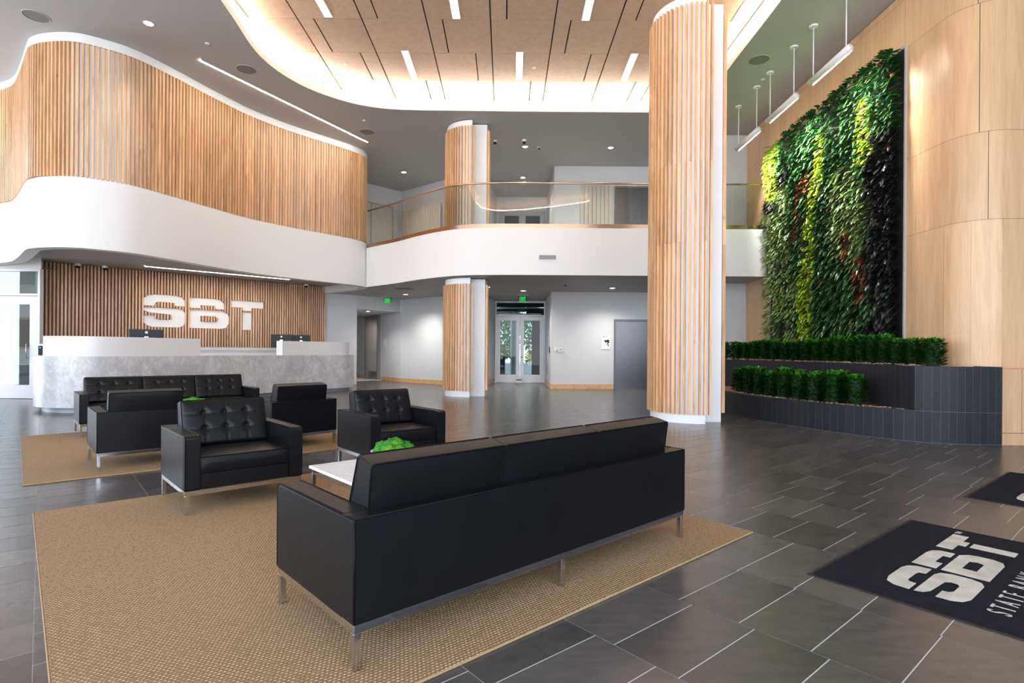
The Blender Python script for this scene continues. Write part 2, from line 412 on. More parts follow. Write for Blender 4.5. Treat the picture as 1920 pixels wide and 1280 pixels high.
# ================================================================== CEILINGS
OPEN = [(-4.92, 8.6), (-5.02, 9.9), (-5.13, 10.9), (-5.12, 11.5), (-4.98, 12.1), (-4.69, 12.69), (-4.25, 13.19), (-3.73, 13.56), (-3.12, 13.77), (-2.4, 13.84), (-1.1, 13.86), (.8, 13.88), (2.9, 13.88), (3.6, 13.86), (4.1, 13.7), (4.4, 13.3), (4.48, 12.7), (4.48, 11), (4.48, 9.2), (4.42, 7.6), (4.05, 6.3), (3.3, 5.35), (2.3, 4.65), (1.0, 4.0), (-.5, 3.6), (-2.0, 3.7), (-3.4, 4.3), (-4.3, 5.4), (-4.75, 7.0)]
def fill(outer, inner, z, name, mats, flip=True):
    bm = bmesh.new(); es = []
    for loop in ([outer] + ([inner] if inner else [])):
        vs = [bm.verts.new((p[0], p[1], z)) for p in loop]
        for i in range(len(vs)): es.append(bm.edges.new((vs[i], vs[(i+1) % len(vs)])))
    bmesh.ops.triangle_fill(bm, use_beauty=True, edges=es)
    bmesh.ops.recalc_face_normals(bm, faces=bm.faces)
    if bm.faces and (bm.faces[:][0].normal.z > 0) == flip: bmesh.ops.reverse_faces(bm, faces=bm.faces)
    me = bpy.data.meshes.new(name); bm.to_mesh(me); bm.free()
    for m in mats: me.materials.append(M[m])
    o = bpy.data.objects.new(name, me); COL.objects.link(o); return struct(o)
OPs = [tuple(p) for p in catmull(OPEN, 5, True)]
fill([(-16, -5), (10.5, -5), (10.5, 26), (-16, 26)], OPs, ZC, 'ceiling', ['ceil'])
mb = MB()   # lip around the opening and the cove behind it
V2 = [Vector(p) for p in OPs]; V2c = V2+[V2[0]]
cen = Vector((0, 8.8))
N = []
for i in range(len(V2)):
    d = (V2[(i+1) % len(V2)]-V2[i-1]).normalized(); n = Vector((-d.y, d.x))
    if n.dot(V2[i]-cen) < 0: n = -n
    N.append(n)
off = lambda d: [(v+n*d) for v, n in zip(V2+[V2[0]], N+[N[0]])]
mb.strip(off(0), ZC, ZC+.13); mb.band(off(0), off(.03), ZC+.13); mb.strip(off(.03), ZC+.06, ZC+.13)
mb.band(off(.03), off(.34), ZC+.06); mb.strip(off(.34), ZC+.02, ZW+.02)
struct(mb.build('trim_1', 'backing_white'))
mb = MB(); mb.strip(off(.10), ZC+.062, ZC+.092); mb.band(off(.07), off(.13), ZC+.075)
o = mb.build('cove_light_strip', 'led_cove'); tag(o, 'warm glowing strip hidden behind the curved ceiling lip', 'light strip')

def cove_lights():
    P = resample([Vector(p) for p in OPs]+[Vector(OPs[0])], 1.45); cen2 = Vector((0, 8.8))
    for i in range(len(P)-1):
        a, b = P[i], P[i+1]; d = (b-a).normalized(); n = Vector((-d.y, d.x)); m = (a+b)/2
        if n.dot(cen2-m) < 0: n = -n
        l = bpy.data.lights.new('cove_light', 'AREA'); l.shape = 'RECTANGLE'; l.size = (b-a).length; l.size_y = .05; l.energy = 5; l.color = (1, .78, .64); l.spread = R(150)
        ob = bpy.data.objects.new('cove_light', l); COL.objects.link(ob); ob.location = (m.x-n.x*.02, m.y-n.y*.02, ZC+.16); ob.parent = o
        z = -(Vector((n.x, n.y, 0))*math.cos(R(40))+Vector((0, 0, math.sin(R(40))))); x = Vector((d.x, d.y, 0)); y = z.cross(x)
        ob.rotation_euler = Matrix((x, y, z)).transposed().to_euler()
cove_lights()
def wood_ceiling():
    mb = MB(); mains = [-.47+1.232*k for k in range(-5, 6)]; rows = [10.72+1.21*k for k in range(-9, 4)]
    off = lambda y: -.012*(y-12)
    for ri, y0 in enumerate(rows):
        r = ri-9+1; y1 = y0+1.21
        xs = []
        for mi, m in enumerate(mains):
            xs.append(m)
            par = (mi-5) % 2 == 0
            if r <= 1:
                if par == (r % 2 == 0): xs.append(m+.31)
            elif r == 2:
                if par: pass
                if par: xs.append(m-.35)
            else:
                if not par: xs.append(m-.35)
        xs = sorted(xs)
        for a, b in zip(xs[:-1], xs[1:]):
            g = .013
            if b < -5.6 or a > 5: continue
            vs = [(a+g+off(y0), y0+.004), (b-g+off(y0), y0+.004), (b-g+off(y1), y1-.004), (a+g+off(y1), y1-.004)]
            mb.add([(x, y, ZW) for x, y in vs]+[(x, y, ZW+.02) for x, y in vs], [(3, 2, 1, 0), (0, 1, 5, 4), (1, 2, 6, 5), (2, 3, 7, 6), (3, 0, 4, 7)], 0)
    mb.add([(-6.2, -.8, ZW+.03), (5.4, -.8, ZW+.03), (5.4, 14.6, ZW+.03), (-6.2, 14.6, ZW+.03)], [(3, 2, 1, 0)], 1)
    struct(mb.build('ceiling_wood', ['woodceil', 'dark']))
wood_ceiling()
# linear luminaires in the wood ceiling
def make_linear():
    t = thing('linear_ceiling_light', '', 'ceiling light')
    mb = MB(); L = .6; w = .068
    for x0, x1, y0, y1 in ((-w-.012, -w, -L-.012, L+.012), (w, w+.012, -L-.012, L+.012), (-w, w, -L-.012, -L), (-w, w, L, L+.012)): mb.box(x0, x1, y0, y1, -.012, .02)
    mb.build('trim_frame', 'plastic', t)
    mb = MB(); mb.box(-w, w, -L, L, -.006, .02); mb.build('diffuser', 'led_soft', t)
    return t
LL = [(-3.53, 10.05, 'leftmost at the top edge of the picture'), (-1.10, 10.07, 'second from left at the top edge'), (1.36, 10.10, 'third from left at the top edge'),
      (-2.31, 12.45, 'left one of the far row'), (.12, 12.47, 'middle one of the far row'), (2.56, 12.5, 'right one of the far row'),
      (4.22, 10.1, 'just right of the tall column')]
proto = make_linear()
for i, (x, y, s) in enumerate(LL):
    lab = 'glowing linear light in the wood ceiling, '+s
    if i == 0: proto.location = (x, y, ZW); proto['label'] = lab; proto['group'] = 'linear lights in the wood ceiling'
    else: dup(proto, (x, y, ZW), 0, lab, 'linear lights in the wood ceiling')

# soffit under the balcony and ceiling above the desk
FAS = catmull([(-4.40, 16.85), (-3.9, 16.4), (-3.28, 15.82), (-2.5, 14.97), (-1.75, 14.33), (-1.2, 14.04), (-.5, 13.93), (.4, 13.9), (3.4, 13.9), (6.3, 13.9)], 8)
FAS = resample(FAS, .14)
BAND = catmull([(-14.2, 13.6), (-13, 13.1), (-12.2, 12.82), (-11.5, 12.54), (-10.95, 12.25), (-10.2, 11.58), (-9.6, 11.0), (-9.22, 10.68), (-8.75, 10.53), (-8.25, 10.53), (-7.84, 10.78), (-7.5, 11.15), (-7.2, 11.88), (-6.88, 12.84), (-6.47, 13.87), (-5.88, 14.8), (-5.1, 15.72), (-4.63, 16.3), (-4.42, 16.82), (-4.55, 17.35), (-4.98, 17.9), (-5.55, 18.4), (-6.15, 18.85)], 8)
BAND = resample(BAND, .1)
RET = [p for p in BAND if p.y > 16.85 and p.x > -6.2]
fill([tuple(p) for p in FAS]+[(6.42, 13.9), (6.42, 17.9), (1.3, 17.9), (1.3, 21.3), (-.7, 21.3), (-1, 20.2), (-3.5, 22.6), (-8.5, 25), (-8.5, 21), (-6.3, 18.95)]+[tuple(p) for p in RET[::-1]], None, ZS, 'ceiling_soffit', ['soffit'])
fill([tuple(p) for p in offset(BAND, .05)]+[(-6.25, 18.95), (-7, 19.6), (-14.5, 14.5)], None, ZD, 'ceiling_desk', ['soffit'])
# white curved band (fascia) walls
mb = MB(); mb.strip(BAND, ZS, 4.40, 0); inner = offset(BAND, .22)
mb.band(BAND, inner, ZS, mat=0, flip=True); mb.strip(inner, ZS, ZD+.02); mb.band(BAND, inner, 4.40)
mb.strip(offset(BAND, .055), 4.40, ZC-.17); mb.strip(offset(BAND, .012), ZC-.17, ZC); mb.band(offset(BAND, .012), offset(BAND, .06), ZC-.17, flip=True)
struct(mb.build('wall_left_curved', 'white'))
mb = MB(); mb.strip(FAS, ZS, ZB-.03); inn = offset(FAS, .3)
mb.band(FAS, inn, ZB-.03)
struct(mb.build('wall_balcony_front', 'white'))
mb = MB(); mb.strip(offset(FAS, .06), ZS+.005, ZB-.04); struct(mb.build('trim_2', 'white'))
fill([tuple(p) for p in offset(FAS, .05)]+[(6.42, 14), (6.42, 21.5), (-8, 24), (-6.3, 19)]+[tuple(p) for p in RET[::-1]], None, ZB-.1, 'floor_upper', ['soffit'], flip=False)

# upper slat screen on the curved wall
def slats(path, z0, z1, w, d, name, mat, parent=None, side=1, splits=None, segs=None):
    mb = MB(); N = normals(path)
    for i, (p, n) in enumerate(zip(path, N)):
        t = Vector((n.y, -n.x)); c = p+n*(d/2)*side
        zs = segs(i) if segs else [(z0, z1)]
        pc = random.random()
        for a, b in zs: mb.obox((c.x, c.y), (t.x, t.y), w/2, d/2, a, b, 0, pc)
    return mb.build(name, mat, parent)
SP = resample(BAND, .0795)
t = thing('curved_slat_screen', 'long curved screen of vertical maple slats above the white band', 'slat screen', (0, 0, 0))
slats(SP, 4.43, 6.95, .031, .055, 'slat_cladding', 'slat', t)

# ================================================================== DESK SLAT WALL with the logo
W0 = Vector((-11.42, 13.56)); W1 = Vector((-6.257, 18.735)); WD = (W1-W0).normalized(); WN = Vector((WD.y, -WD.x)); WL = (W1-W0).length
mb = MB()
mb.strip([W0-WN*.0, W1], 1.245, ZD, 0, smooth=False); struct(mb.build('wall_behind_desk', 'backing'))
t = thing('slat_feature_wall', 'maple slat wall behind the reception desk carrying large white letters', 'slat wall')
nS = 99; sx = 3.17/1.25; sz = .885/.355; X0 = 2.11; Z0 = 2.665
def segs(i):
    s = (i+.5)*WL/nS; lx = (s-X0)/sx
    if lx < -.02 or lx > 1.27: return [(1.245, ZD-.01)]
    out = []; z = 1.245; cur = None; st = .006
    while z < ZD-.01:
        ins = in_logo(lx, (Z0-z)/sz)
        if not ins and cur is None: cur = z
        if ins and cur is not None:
            if z-cur > .02: out.append((cur, z))
            cur = None
        z += st
    if cur is not None: out.append((cur, ZD-.01))
    return out
pts = [W0+WD*((i+.5)*WL/nS) for i in range(nS)]
mb = MB()
for i, p in enumerate(pts):
    c = p+WN*.035; pc = random.random()
    for a, b in segs(i): mb.obox((c.x, c.y), (WD.x, WD.y), .021, .033, a, b, 0, pc)
mb.build('slat_cladding', 'slat_desk', t, bevel=.009, seg=2)
mtx = Matrix(((WD.x, 0, WN.x, W0.x), (WD.y, 0, WN.y, W0.y), (0, -1, 0, 0), (0, 0, 0, 1)))
def wallpoly(p): return [((x*sx+X0), -(Z0-y*sz)) for x, y in p]
names = ['letter_s', 'letter_s', 'letter_b', 'letter_b', 'letter_t', 'letter_t']
for grp, polys in (('letter_s', LOGO[0:2]), ('letter_b', [LOGO[2]]+B_bottom_pieces()), ('letter_t', LOGO[4:6])):
    mb = MB()
    for p in polys: mb.prism(wallpoly(p), .002, .012, 0, mtx, .5)
    mb.build(grp, M['desk_white'], t)['label'] = 'white letter '+grp[-1].upper()
mb = MB()   # plain wall below the slats + end pieces
mb.strip([W0, W1], 0, 1.245, smooth=False)
mb.obox(tuple(W0+WD*WL/2+WN*.02), tuple(WD), WL/2, .02, 1.16, 1.235)
struct(mb.build('wall_desk_lower', 'white'))
t = thing('recessed_slot_light', 'glowing straight light slot in the ceiling above the reception desk', 'ceiling light')
a, b = Vector((-9.33, 14.23)), Vector((-6.65, 16.73)); c = (a+b)/2; d = (b-a).normalized()
mb = MB(); mb.obox(tuple(c), tuple(d), (b-a).length/2, .035, ZD-.014, ZD+.01); mb.build('diffuser', 'led_slot', t)
mb = MB(); mb.obox(tuple(c+Vector((-d.y, d.x))*.042), tuple(d), (b-a).length/2, .006, ZD-.018, ZD+.01); mb.obox(tuple(c-Vector((-d.y, d.x))*.042), tuple(d), (b-a).length/2, .006, ZD-.018, ZD+.01); mb.build('trim_frame', 'plastic', t)
t = thing('ceiling_slot_light', 'long diagonal light slot in the grey ceiling beside the curved slats', 'ceiling light')
a, b = Vector((-6.44, 11.5)), Vector((-4.15, 15.98)); c = (a+b)/2; d = (b-a).normalized(); n = Vector((-d.y, d.x))
mb = MB(); mb.obox(tuple(c), tuple(d), (b-a).length/2, .03, ZC-.012, ZC+.01); mb.build('diffuser', 'led_slot', t)
mb = MB(); mb.obox(tuple(c-n*.038), tuple(d), (b-a).length/2, .008, ZC-.02, ZC+.01); mb.build('trim_frame', 'ceil', t)

# ================================================================== RECEPTION DESK
DK = resample(catmull([(-9.35, 12.1), (-9.38, 11.3), (-9.15, 10.72), (-8.75, 10.34), (-8.3, 10.18), (-7.88, 10.24), (-7.5, 10.62), (-7.1, 11.5), (-6.62, 12.75), (-6.1, 14.0), (-5.55, 15.05), (-5.1, 15.7), (-4.78, 16.2), (-4.72, 16.75), (-5.0, 17.25)], 8), .09)
def nearest(P, q): return min(range(len(P)), key=lambda i: (P[i]-Vector(q)).length)
t = thing('reception_desk', 'long curved reception desk clad in grey-veined marble', 'reception desk')
def curved(path, th, z0, z1, mb=None, mat=0):
    mb = mb or MB(); q = offset(path, th)
    mb.strip(path, z0, z1, mat); mb.strip(q, z0, z1, mat, True); mb.band(path, q, z1, mat=mat); mb.band(path, q, z0, mat=mat, flip=True)
    for i in (0, -1):
        a, b = path[i], q[i]; mb.add([(a.x, a.y, z0), (b.x, b.y, z0), (b.x, b.y, z1), (a.x, a.y, z1)], [(0, 1, 2, 3)], mat)
    return mb
curved(DK, .16, .10, 1.04).build('marble_front', 'marble', t)
curved(offset(DK, .13), .03, 0, .10).build('toe_kick', 'toekick', t)
curved(offset(DK, .16), .72, .70, .74).build('worktop', 'desk_white', t)
i0, i1 = nearest(DK, (-8.62, 10.27)), nearest(DK, (-6.80, 12.25))
curved(offset(DK[i0:i1+1], .01), .16, 1.04, 1.41).build('privacy_ledge', 'desk_white', t)
i0, i1 = nearest(DK, (-5.9, 14.4)), nearest(DK, (-4.74, 16.3))
curved(offset(DK[i0:i1+1], .01), .22, 1.04, 1.41).build('privacy_ledge', 'desk_white', t)

def monitor(x, y, w, h, zt, rz, label):
    t = thing('computer_monitor', label, 'monitor', (x, y, .74), rz, 'monitors on the reception desk')
    z1 = zt-.74; z0 = z1-h
    mb = MB(); mb.box(-w/2, w/2, -.012, .02, z0, z1); mb.build('screen_housing', 'black', t, bevel=.006)
    mb = MB(); mb.box(-w/2+.012, w/2-.012, .0205, .0225, z0+.012, z1-.012); mb.build('display', 'dark', t)
    mb = MB(); mb.box(-.025, .025, -.06, -.035, .012, z1-h*.45); mb.box(-.04, .04, -.036, -.012, z1-h*.62, z1-h*.4); mb.build('stand_neck', 'steel', t, bevel=.004)
    mb = MB(); mb.box(-.12, .12, -.11, .08, 0, .012); mb.build('stand_base', 'steel', t, bevel=.004)
    mb = MB(); mt = Matrix.Translation((0, -.0125, z1-.062)) @ Matrix.Rotation(R(90), 4, 'X')
    ring = [(math.cos(2*PI*k/20)*.026, math.sin(2*PI*k/20)*.026) for k in range(20)]
    mb.prism(ring, 0, .002, 0, mt); mb.build('round_badge', 'plastic', t)
monitor(-7.86, 12.05, .62, .37, 1.60, R(33), 'black monitor seen from behind above the left white ledge')
monitor(-6.40, 15.55, .54, .36, 1.605, R(20), 'black monitor seen from behind in the gap at the right ledge')
monitor(-5.98, 15.88, .48, .36, 1.60, R(24), 'black monitor partly behind the right white ledge')

# ================================================================== GENERAL WALLS
def wall(name, P, z0, z1, mat='grey_paint', th=.12):
    mb = MB(); P = [Vector(p) for p in P]
    mb.strip(P, z0, z1, smooth=False)
    return struct(mb.build(name, mat))
# back wall of the hall, both storeys; travel left to right so normals face the camera
wall('wall_corridor_head', [(-6.257, 18.735), (-6.25, 18.95), (-6.25, 19.0)], 0, ZC)
wall('wall_left_pier', [(-6.257, 18.735), (-5.38, 19.42)], 0, ZS)
mb = MB()
mb.strip([Vector((-5.38, 19.42)), Vector((-4.17, 20.95))], 2.60, ZS, smooth=False)
mb.add([(-5.38, 19.42, 2.6), (-4.17, 20.95, 2.6), (-4.9, 22.6, 2.6), (-6.6, 26.5, 2.6), (-10, 24, 2.6)], [(0, 4, 3, 2, 1)], 0)
mb.strip([Vector((-5.38, 19.42)), Vector((-8.4, 22.4)), Vector((-8.4, 25.5)), Vector((-7.0, 25.5))], 0, 2.6, smooth=False)
mb.strip([Vector((-6.4, 23.9)), Vector((-4.6, 23.3)), Vector((-4.0, 21.6))], 0, 2.6, smooth=False)  # unseen strip behind the diagonal wall, added to block outside light
struct(mb.build('wall_corridor', 'grey_paint'))
wall('wall_back_left', [(-7.4, 25.3), (-6.0, 23.28)], 0, 2.6, 'grey_paint')
wall('wall_back_diagonal', [(-5.24, 22.32), (-4.17, 20.98), (-2.4, 19.5), (-.9, 19.5), (-.64, 21.1)], 0, ZS, 'grey_paint')
wall('wall_back_lintel', [(-6.0, 23.28), (-5.24, 22.32)], 2.52, 2.62, 'grey_paint')
wall('wall_right_of_exit', [(1.24, 21.1), (1.24, 17.85), (3.24, 17.85)], 0, ZS, 'grey_paint')
wall('wall_elevator_head', [(3.24, 17.85), (4.62, 17.85)], 2.2, ZS, 'grey_paint')
wall('wall_elevator_side', [(4.62, 17.85), (5.2, 17.85), (5.2, 15.3), (6.4, 15.3)], 0, ZS, 'grey_paint')
wall('wall_right_far', [(5.2, 17.85), (5.2, 15.3), (6.4, 15.3)], ZS, ZC, 'grey_paint')
wall('wall_exit_head', [(-.64, 21.1), (1.24, 21.1)], 3.05, ZS, 'grey_paint')
# upper storey walls
wall('wall_upper_back', [(-6.1, 19.0), (-4.17, 20.98), (-2.4, 19.5), (-.9, 19.5), (-.64, 21.6), (1.31, 21.6), (1.31, 17.95), (3.24, 17.95)], ZB-.1, ZC, 'grey_paint')
wall('wall_upper_elevator', [(3.24, 17.95), (4.62, 17.95)], 6.46, ZC, 'grey_paint')
wall('wall_upper_side', [(4.62, 17.95), (5.2, 17.95)], ZB-.1, ZC, 'grey_paint')
# left office front
mb = MB(); mb.strip([Vector((-14.6, 13.1)), Vector((-12.3, 13.1))], 0, ZD, smooth=False); mb.strip([Vector((-14.6, 13.1)), Vector((-11.02, 13.1))], 3.02, ZD, smooth=False)
mb.strip([Vector((-11.0, 13.1)), Vector((-11.12, 13.18)), W0+WN*.07+WD*-.02, W0], 0, ZD, smooth=False)
struct(mb.build('wall_left', 'white'))

# baseboards
def baseboard(name, P):
    mb = MB(); P = [Vector(p) for p in P]; q = offset(P, -.018)
    mb.strip(q, 0, .15, smooth=False); mb.band(P, q, .15, flip=True); struct(mb.build(name, 'base_wood'))
baseboard('baseboard_left', [(-5.24, 22.32), (-4.17, 20.98), (-2.4, 19.5), (-.9, 19.5), (-.66, 21.0)])
baseboard('baseboard_right', [(1.24, 21.05), (1.24, 17.85), (3.22, 17.85)])
baseboard('baseboard_corridor', [(-7.4, 25.3), (-6.0, 23.28)])

# ================================================================== DOORS
def double_exit_doors():
    t = struct(thing('door_1', 'pair of white framed glass exit doors under a glazed transom', 'door', (-.64, 21.1, 0)))
    W = 1.88; mb = MB()
    for x0, x1 in ((0, .05), (W-.05, W)): mb.box(x0, x1, -.06, .06, 0, 3.05)
    mb.box(.05, W-.05, -.06, .06, 2.49, 2.54); mb.box(.05, W-.05, -.06, .06, 3.0, 3.05)
    mb.build('door_frame', 'alum', t)
    mb = MB(); mb.box(.05, W-.05, -.004, .004, 2.54, 3.0); mb.build('transom_glass', 'glass_tint', t)
    for k, x0 in enumerate((.055, W/2+.004)):
        x1 = x0+W/2-.06; f = MB()
        f.box(x0, x0+.14, -.025, .025, .01, 2.48); f.box(x1-.14, x1, -.025, .025, .01, 2.48)
        f.box(x0+.14, x1-.14, -.025, .025, .01, .30); f.box(x0+.14, x1-.14, -.025, .025, 2.34, 2.48)
        d = f.build('door_leaf', 'alum', t)
        g = MB(); g.box(x0+.14, x1-.14, -.004, .004, .30, 2.34); g.build('door_pane', 'glass_tint', d)
        if k: h = MB(); h.lathe([(.0, 0), (.025, 0), (.03, .02), (.02, .05), (0, .055)], (0, 0), 12, capb=False, capt=False); hh = h.build('door_knob', 'steel', d, loc=(x0+.06, -.03, .96)); hh.rotation_euler = (R(90), 0, 0)
double_exit_doors()
def office_door():
    t = struct(thing('door_2', 'white framed glass office door at the left edge beside the desk', 'door', (-12.3, 13.1, 0)))
    W = 1.3; mb = MB()
    mb.box(0, .05, -.05, .05, 0, 3.02); mb.box(W-.05, W, -.05, .05, 0, 3.02); mb.box(.05, W-.05, -.05, .05, 2.40, 2.45); mb.box(.05, W-.05, -.05, .05, 2.97, 3.02)
    mb.build('door_frame', 'alum', t)
    g = MB(); g.box(.05, W-.05, -.004, .004, 2.45, 2.97); g.build('transom_glass', 'glass_door', t)
    x0, x1 = .055, W-.055; f = MB()
    f.box(x0, x0+.2, -.025, .025, .01, 2.39); f.box(x1-.2, x1, -.025, .025, .01, 2.39); f.box(x0+.2, x1-.2, -.025, .025, .01, .32); f.box(x0+.2, x1-.2, -.025, .025, 2.2, 2.39)
    d = f.build('door_leaf', 'alum', t)
    g = MB(); g.box(x0+.2, x1-.2, -.004, .004, .32, 2.2); g.build('door_pane', 'glass_door', d)
    h = MB(); xh = x1-.24; h.tube([(xh, -.03, .95), (xh, -.07, .95), (xh, -.07, 1.28), (xh, -.03, 1.28)], .011); h.build('pull_handle', 'steel', d)
office_door()
wall('wall_left_unseen', [(-14.6, 4.5), (-14.6, 9.6)], 0, ZC, 'grey_paint')  # unseen wall piece, its length set to hold back daylight from the left
# office behind it
mb = MB(); mb.strip([Vector((-16, 13.2)), Vector((-16, 17)), Vector((-13.8, 17)), Vector((-11.55, 13.56)), Vector((-11.2, 13.2))], 0, 3.1, smooth=False)
struct(mb.build('wall_office', 'white'))
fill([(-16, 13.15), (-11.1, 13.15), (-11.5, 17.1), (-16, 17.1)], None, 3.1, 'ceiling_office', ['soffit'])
t = thing('framed_artwork', 'brown framed artwork on the office wall behind the glass door', 'picture', (-14.5, 16.96, 1.15))
mb = MB(); mb.box(-.5, .5, -.03, .03, 0, .95); mb.build('frame', 'base_wood', t, bevel=.01); mb = MB(); mb.box(-.44, .44, -.036, -.03, .06, .89); mb.build('canvas', m_plain('artwork_brown', (.20, .10, .06), .6, var=.4, scale=2), t)
t = thing('office_desk', 'pale office desk seen through the left glass door', 'desk', (-13.2, 15.9, 0))
mb = MB(); mb.box(-.8, .8, -.35, .35, .71, .74); mb.build('desk_top', 'desk_white', t)
mb = MB(); mb.box(.38, .78, -.33, .33, .02, .71); mb.build('drawer_pedestal', 'greymetal', t, bevel=.005)
mb = MB(); mb.box(-.78, -.74, -.33, .33, 0, .71); mb.build('leg', 'greymetal', t)
t = thing('office_chair', 'blue upholstered office chair behind the left glass door', 'chair', (-13.25, 14.9, 0), R(10))
mb = MB(); mb.box(-.25, .25, -.25, .25, .42, .50); mb.build('seat', m_plain('blue_fabric', (.05, .13, .24), .8), t, bevel=.04, seg=4)
mb = MB(); mb.box(-.24, .24, -.28, -.22, .52, 1.02); mb.build('backrest', bpy.data.materials['blue_fabric'], t, bevel=.03, seg=4)
mb = MB(); mb.tube([(0, 0, .1), (0, 0, .42)], .03)
for k in range(5): mb.tube([(0, 0, .1), (.28*math.cos(k*2*PI/5), .28*math.sin(k*2*PI/5), .05)], .018)
mb.build('pedestal_base', 'chrome', t)
# corridor door
t = struct(thing('door_3', 'tall pale door with grey steel frame in the side corridor', 'door', (-6.0, 23.28, 0), math.atan2(22.32-23.28, -5.24+6.0)))
mb = MB(); mb.box(0, .10, -.12, .04, 0, 2.55); mb.box(1.12, 1.22, -.12, .04, 0, 2.55); mb.box(.1, 1.12, -.12, .04, 2.45, 2.55); mb.build('door_frame', m_plain('door_frame_grey', (.20, .19, .185), .4), t)
mb = MB(); mb.box(.1, 1.12, -.02, .02, .01, 2.45); d = mb.build('door_leaf', 'greymetal', t)
mb = MB(); mb.box(.14, 1.08, -.026, -.02, .02, .32); mb.build('kick_plate', 'steel', d)
mb = MB(); mb.tube([(1.02, -.02, 1.02), (1.02, -.07, 1.02), (.9, -.07, 1.02)], .012); mb.tube([(1.02, -.02, .92), (1.02, -.04, .92)], .02); mb.build('lever_handle', 'steel', d)
M_dark_steel = m_plain('dark_steel_frame', (.14, .14, .145), .4, .8)
def elevator(z, lab, n, zt, Y):
    t = struct(thing('door_%d' % n, lab, 'door', (3.24, Y, z)))
    mb = MB(); mb.box(0, .06, -.04, .1, 0, zt); mb.box(1.32, 1.38, -.04, .1, 0, zt); mb.box(.06, 1.32, -.04, .1, zt-.06, zt); mb.build('door_frame', M_dark_steel, t)
    for x in (.06, .69): mb = MB(); mb.box(x+.002, x+.628, .04, .07, .0, zt-.06); mb.build('sliding_panel', m_steel, t)
m_steel = (lambda t: t.bsdf(t.mix(t.noise(t.coord('Object', (1, 1, 60)), 4, 3), (.10, .10, .11), (.17, .17, .18)), .3, 1))(NT('elevator_steel'))
elevator(0, 'stainless steel elevator door on the ground floor beside the slatted column', 4, 2.22, 17.85)
elevator(ZB-.1, 'upper floor elevator door of bronze coloured metal behind the glass railing', 5, 2.3, 17.95)
t = struct(thing('door_6', 'upper floor pair of dark glazed doors behind the glass railing', 'door', (-.5, 21.58, ZB-.1)))
mb = MB(); mb.box(0, 1.72, -.06, .0, 2.35, 2.42); [mb.box(x, x+.06, -.06, 0, 0, 2.35) for x in (0, 1.66)]; mb.build('door_frame', 'greymetal', t)
for x in (.06, .87):
    f = MB(); f.box(x, x+.12, -.05, -.01, 0, 2.35); f.box(x+.67, x+.79, -.05, -.01, 0, 2.35); f.box(x+.12, x+.67, -.05, -.01, 0, .25); f.box(x+.12, x+.67, -.05, -.01, 2.2, 2.35); d = f.build('door_leaf', 'greymetal', t)
    g = MB(); g.box(x+.12, x+.67, -.035, -.025, .25, 2.2); g.build('door_pane', 'black', d)
# ribbed wall panel upstairs
t = thing('ribbed_wall_panel', 'pale ribbed wall panel upstairs behind the glass railing, left of the column', 'wall panel')
mb = MB(); a = Vector((-4.05, 20.82)); b = Vector((-2.45, 19.47)); d = (b-a); n = 26
for k in range(n):
    c = a+d*((k+.5)/n)+Vector((-.05, -.06)); mb.obox(tuple(c), tuple(d), .024, .03, ZB-.1, 6.3)
mb.build('ribs', m_plain('beige_rib_paint', (.50, .46, .40), .6), t)
t = thing('grey_wall_panel', 'grey ribbed panel upstairs left of the upper elevator', 'wall panel')
mb = MB(); [mb.box(2.15+.13*k, 2.15+.13*k+.115, 17.9, 17.95, ZB-.1, 6.5) for k in range(8)]; mb.build('ribs', bpy.data.materials['beige_rib_paint'], t)
t = struct(thing('door_7', 'pair of tall grey doors upstairs at the end of the curved slats', 'door', (-5.75, 19.33, ZB-.1), math.atan2(20.98-19.0, -4.17+6.1)))
mb = MB(); [mb.box(x, x+.05, -.07, .0, 0, 2.3) for x in (0, 1.85)]; mb.box(.05, 1.85, -.07, 0, 2.25, 2.3); mb.build('door_frame', 'greymetal', t)
for x in (.06, .96): mb = MB(); mb.box(x, x+.88, -.05, -.01, 0, 2.24); mb.build('door_leaf', 'greymetal', t, bevel=.004)

# ================================================================== RIGHT WOOD WALL
WX, WY = 6.4, 7.84
RW = [Vector((WX, 15.3)), Vector((WX, 8.34))]
RW += [Vector((WX+.5-.5*math.cos(a), 8.34-.5*math.sin(a))) for a in [R(6*k) for k in range(1, 16)]]+[Vector((10.5, WY))]
cum = [0]
for i in range(1, len(RW)): cum.append(cum[-1]+(RW[i]-RW[i-1]).length)
def at(s):
    for i in range(1, len(RW)):
        if s <= cum[i]: return RW[i-1].lerp(RW[i], (s-cum[i-1])/(cum[i]-cum[i-1]))
    return RW[-1]
def y2s(y): return 15.3-y
mb = MB(); mb.strip(RW, 0, ZC); o = struct(mb.build('wall_right', 'dark'))
mb = MB(); mb2 = None
bands = [(0, 3.09, [0, 1.25, 2.45, 3.7, 4.95, 6.15, y2s(8.30), 8.03, 9.3, 11]), (3.094, 4.33, [0, 1.1, 2.35, 3.6, 4.85, 5.6, y2s(8.88), 7.52, 8.9, 10.2, 11]), (4.334, 6.16, [0, 1.2, 2.4, 3.6, 4.8, 6.0, 7.42, 8.62, 9.8, 11]), (6.164, 6.98, [0, 1.25, 2.5, 3.75, 5.0, y2s(9.15), 7.4, 8.6, 11]), (6.984, ZC-.01, [0, 3, 6, 7.5, 11])]
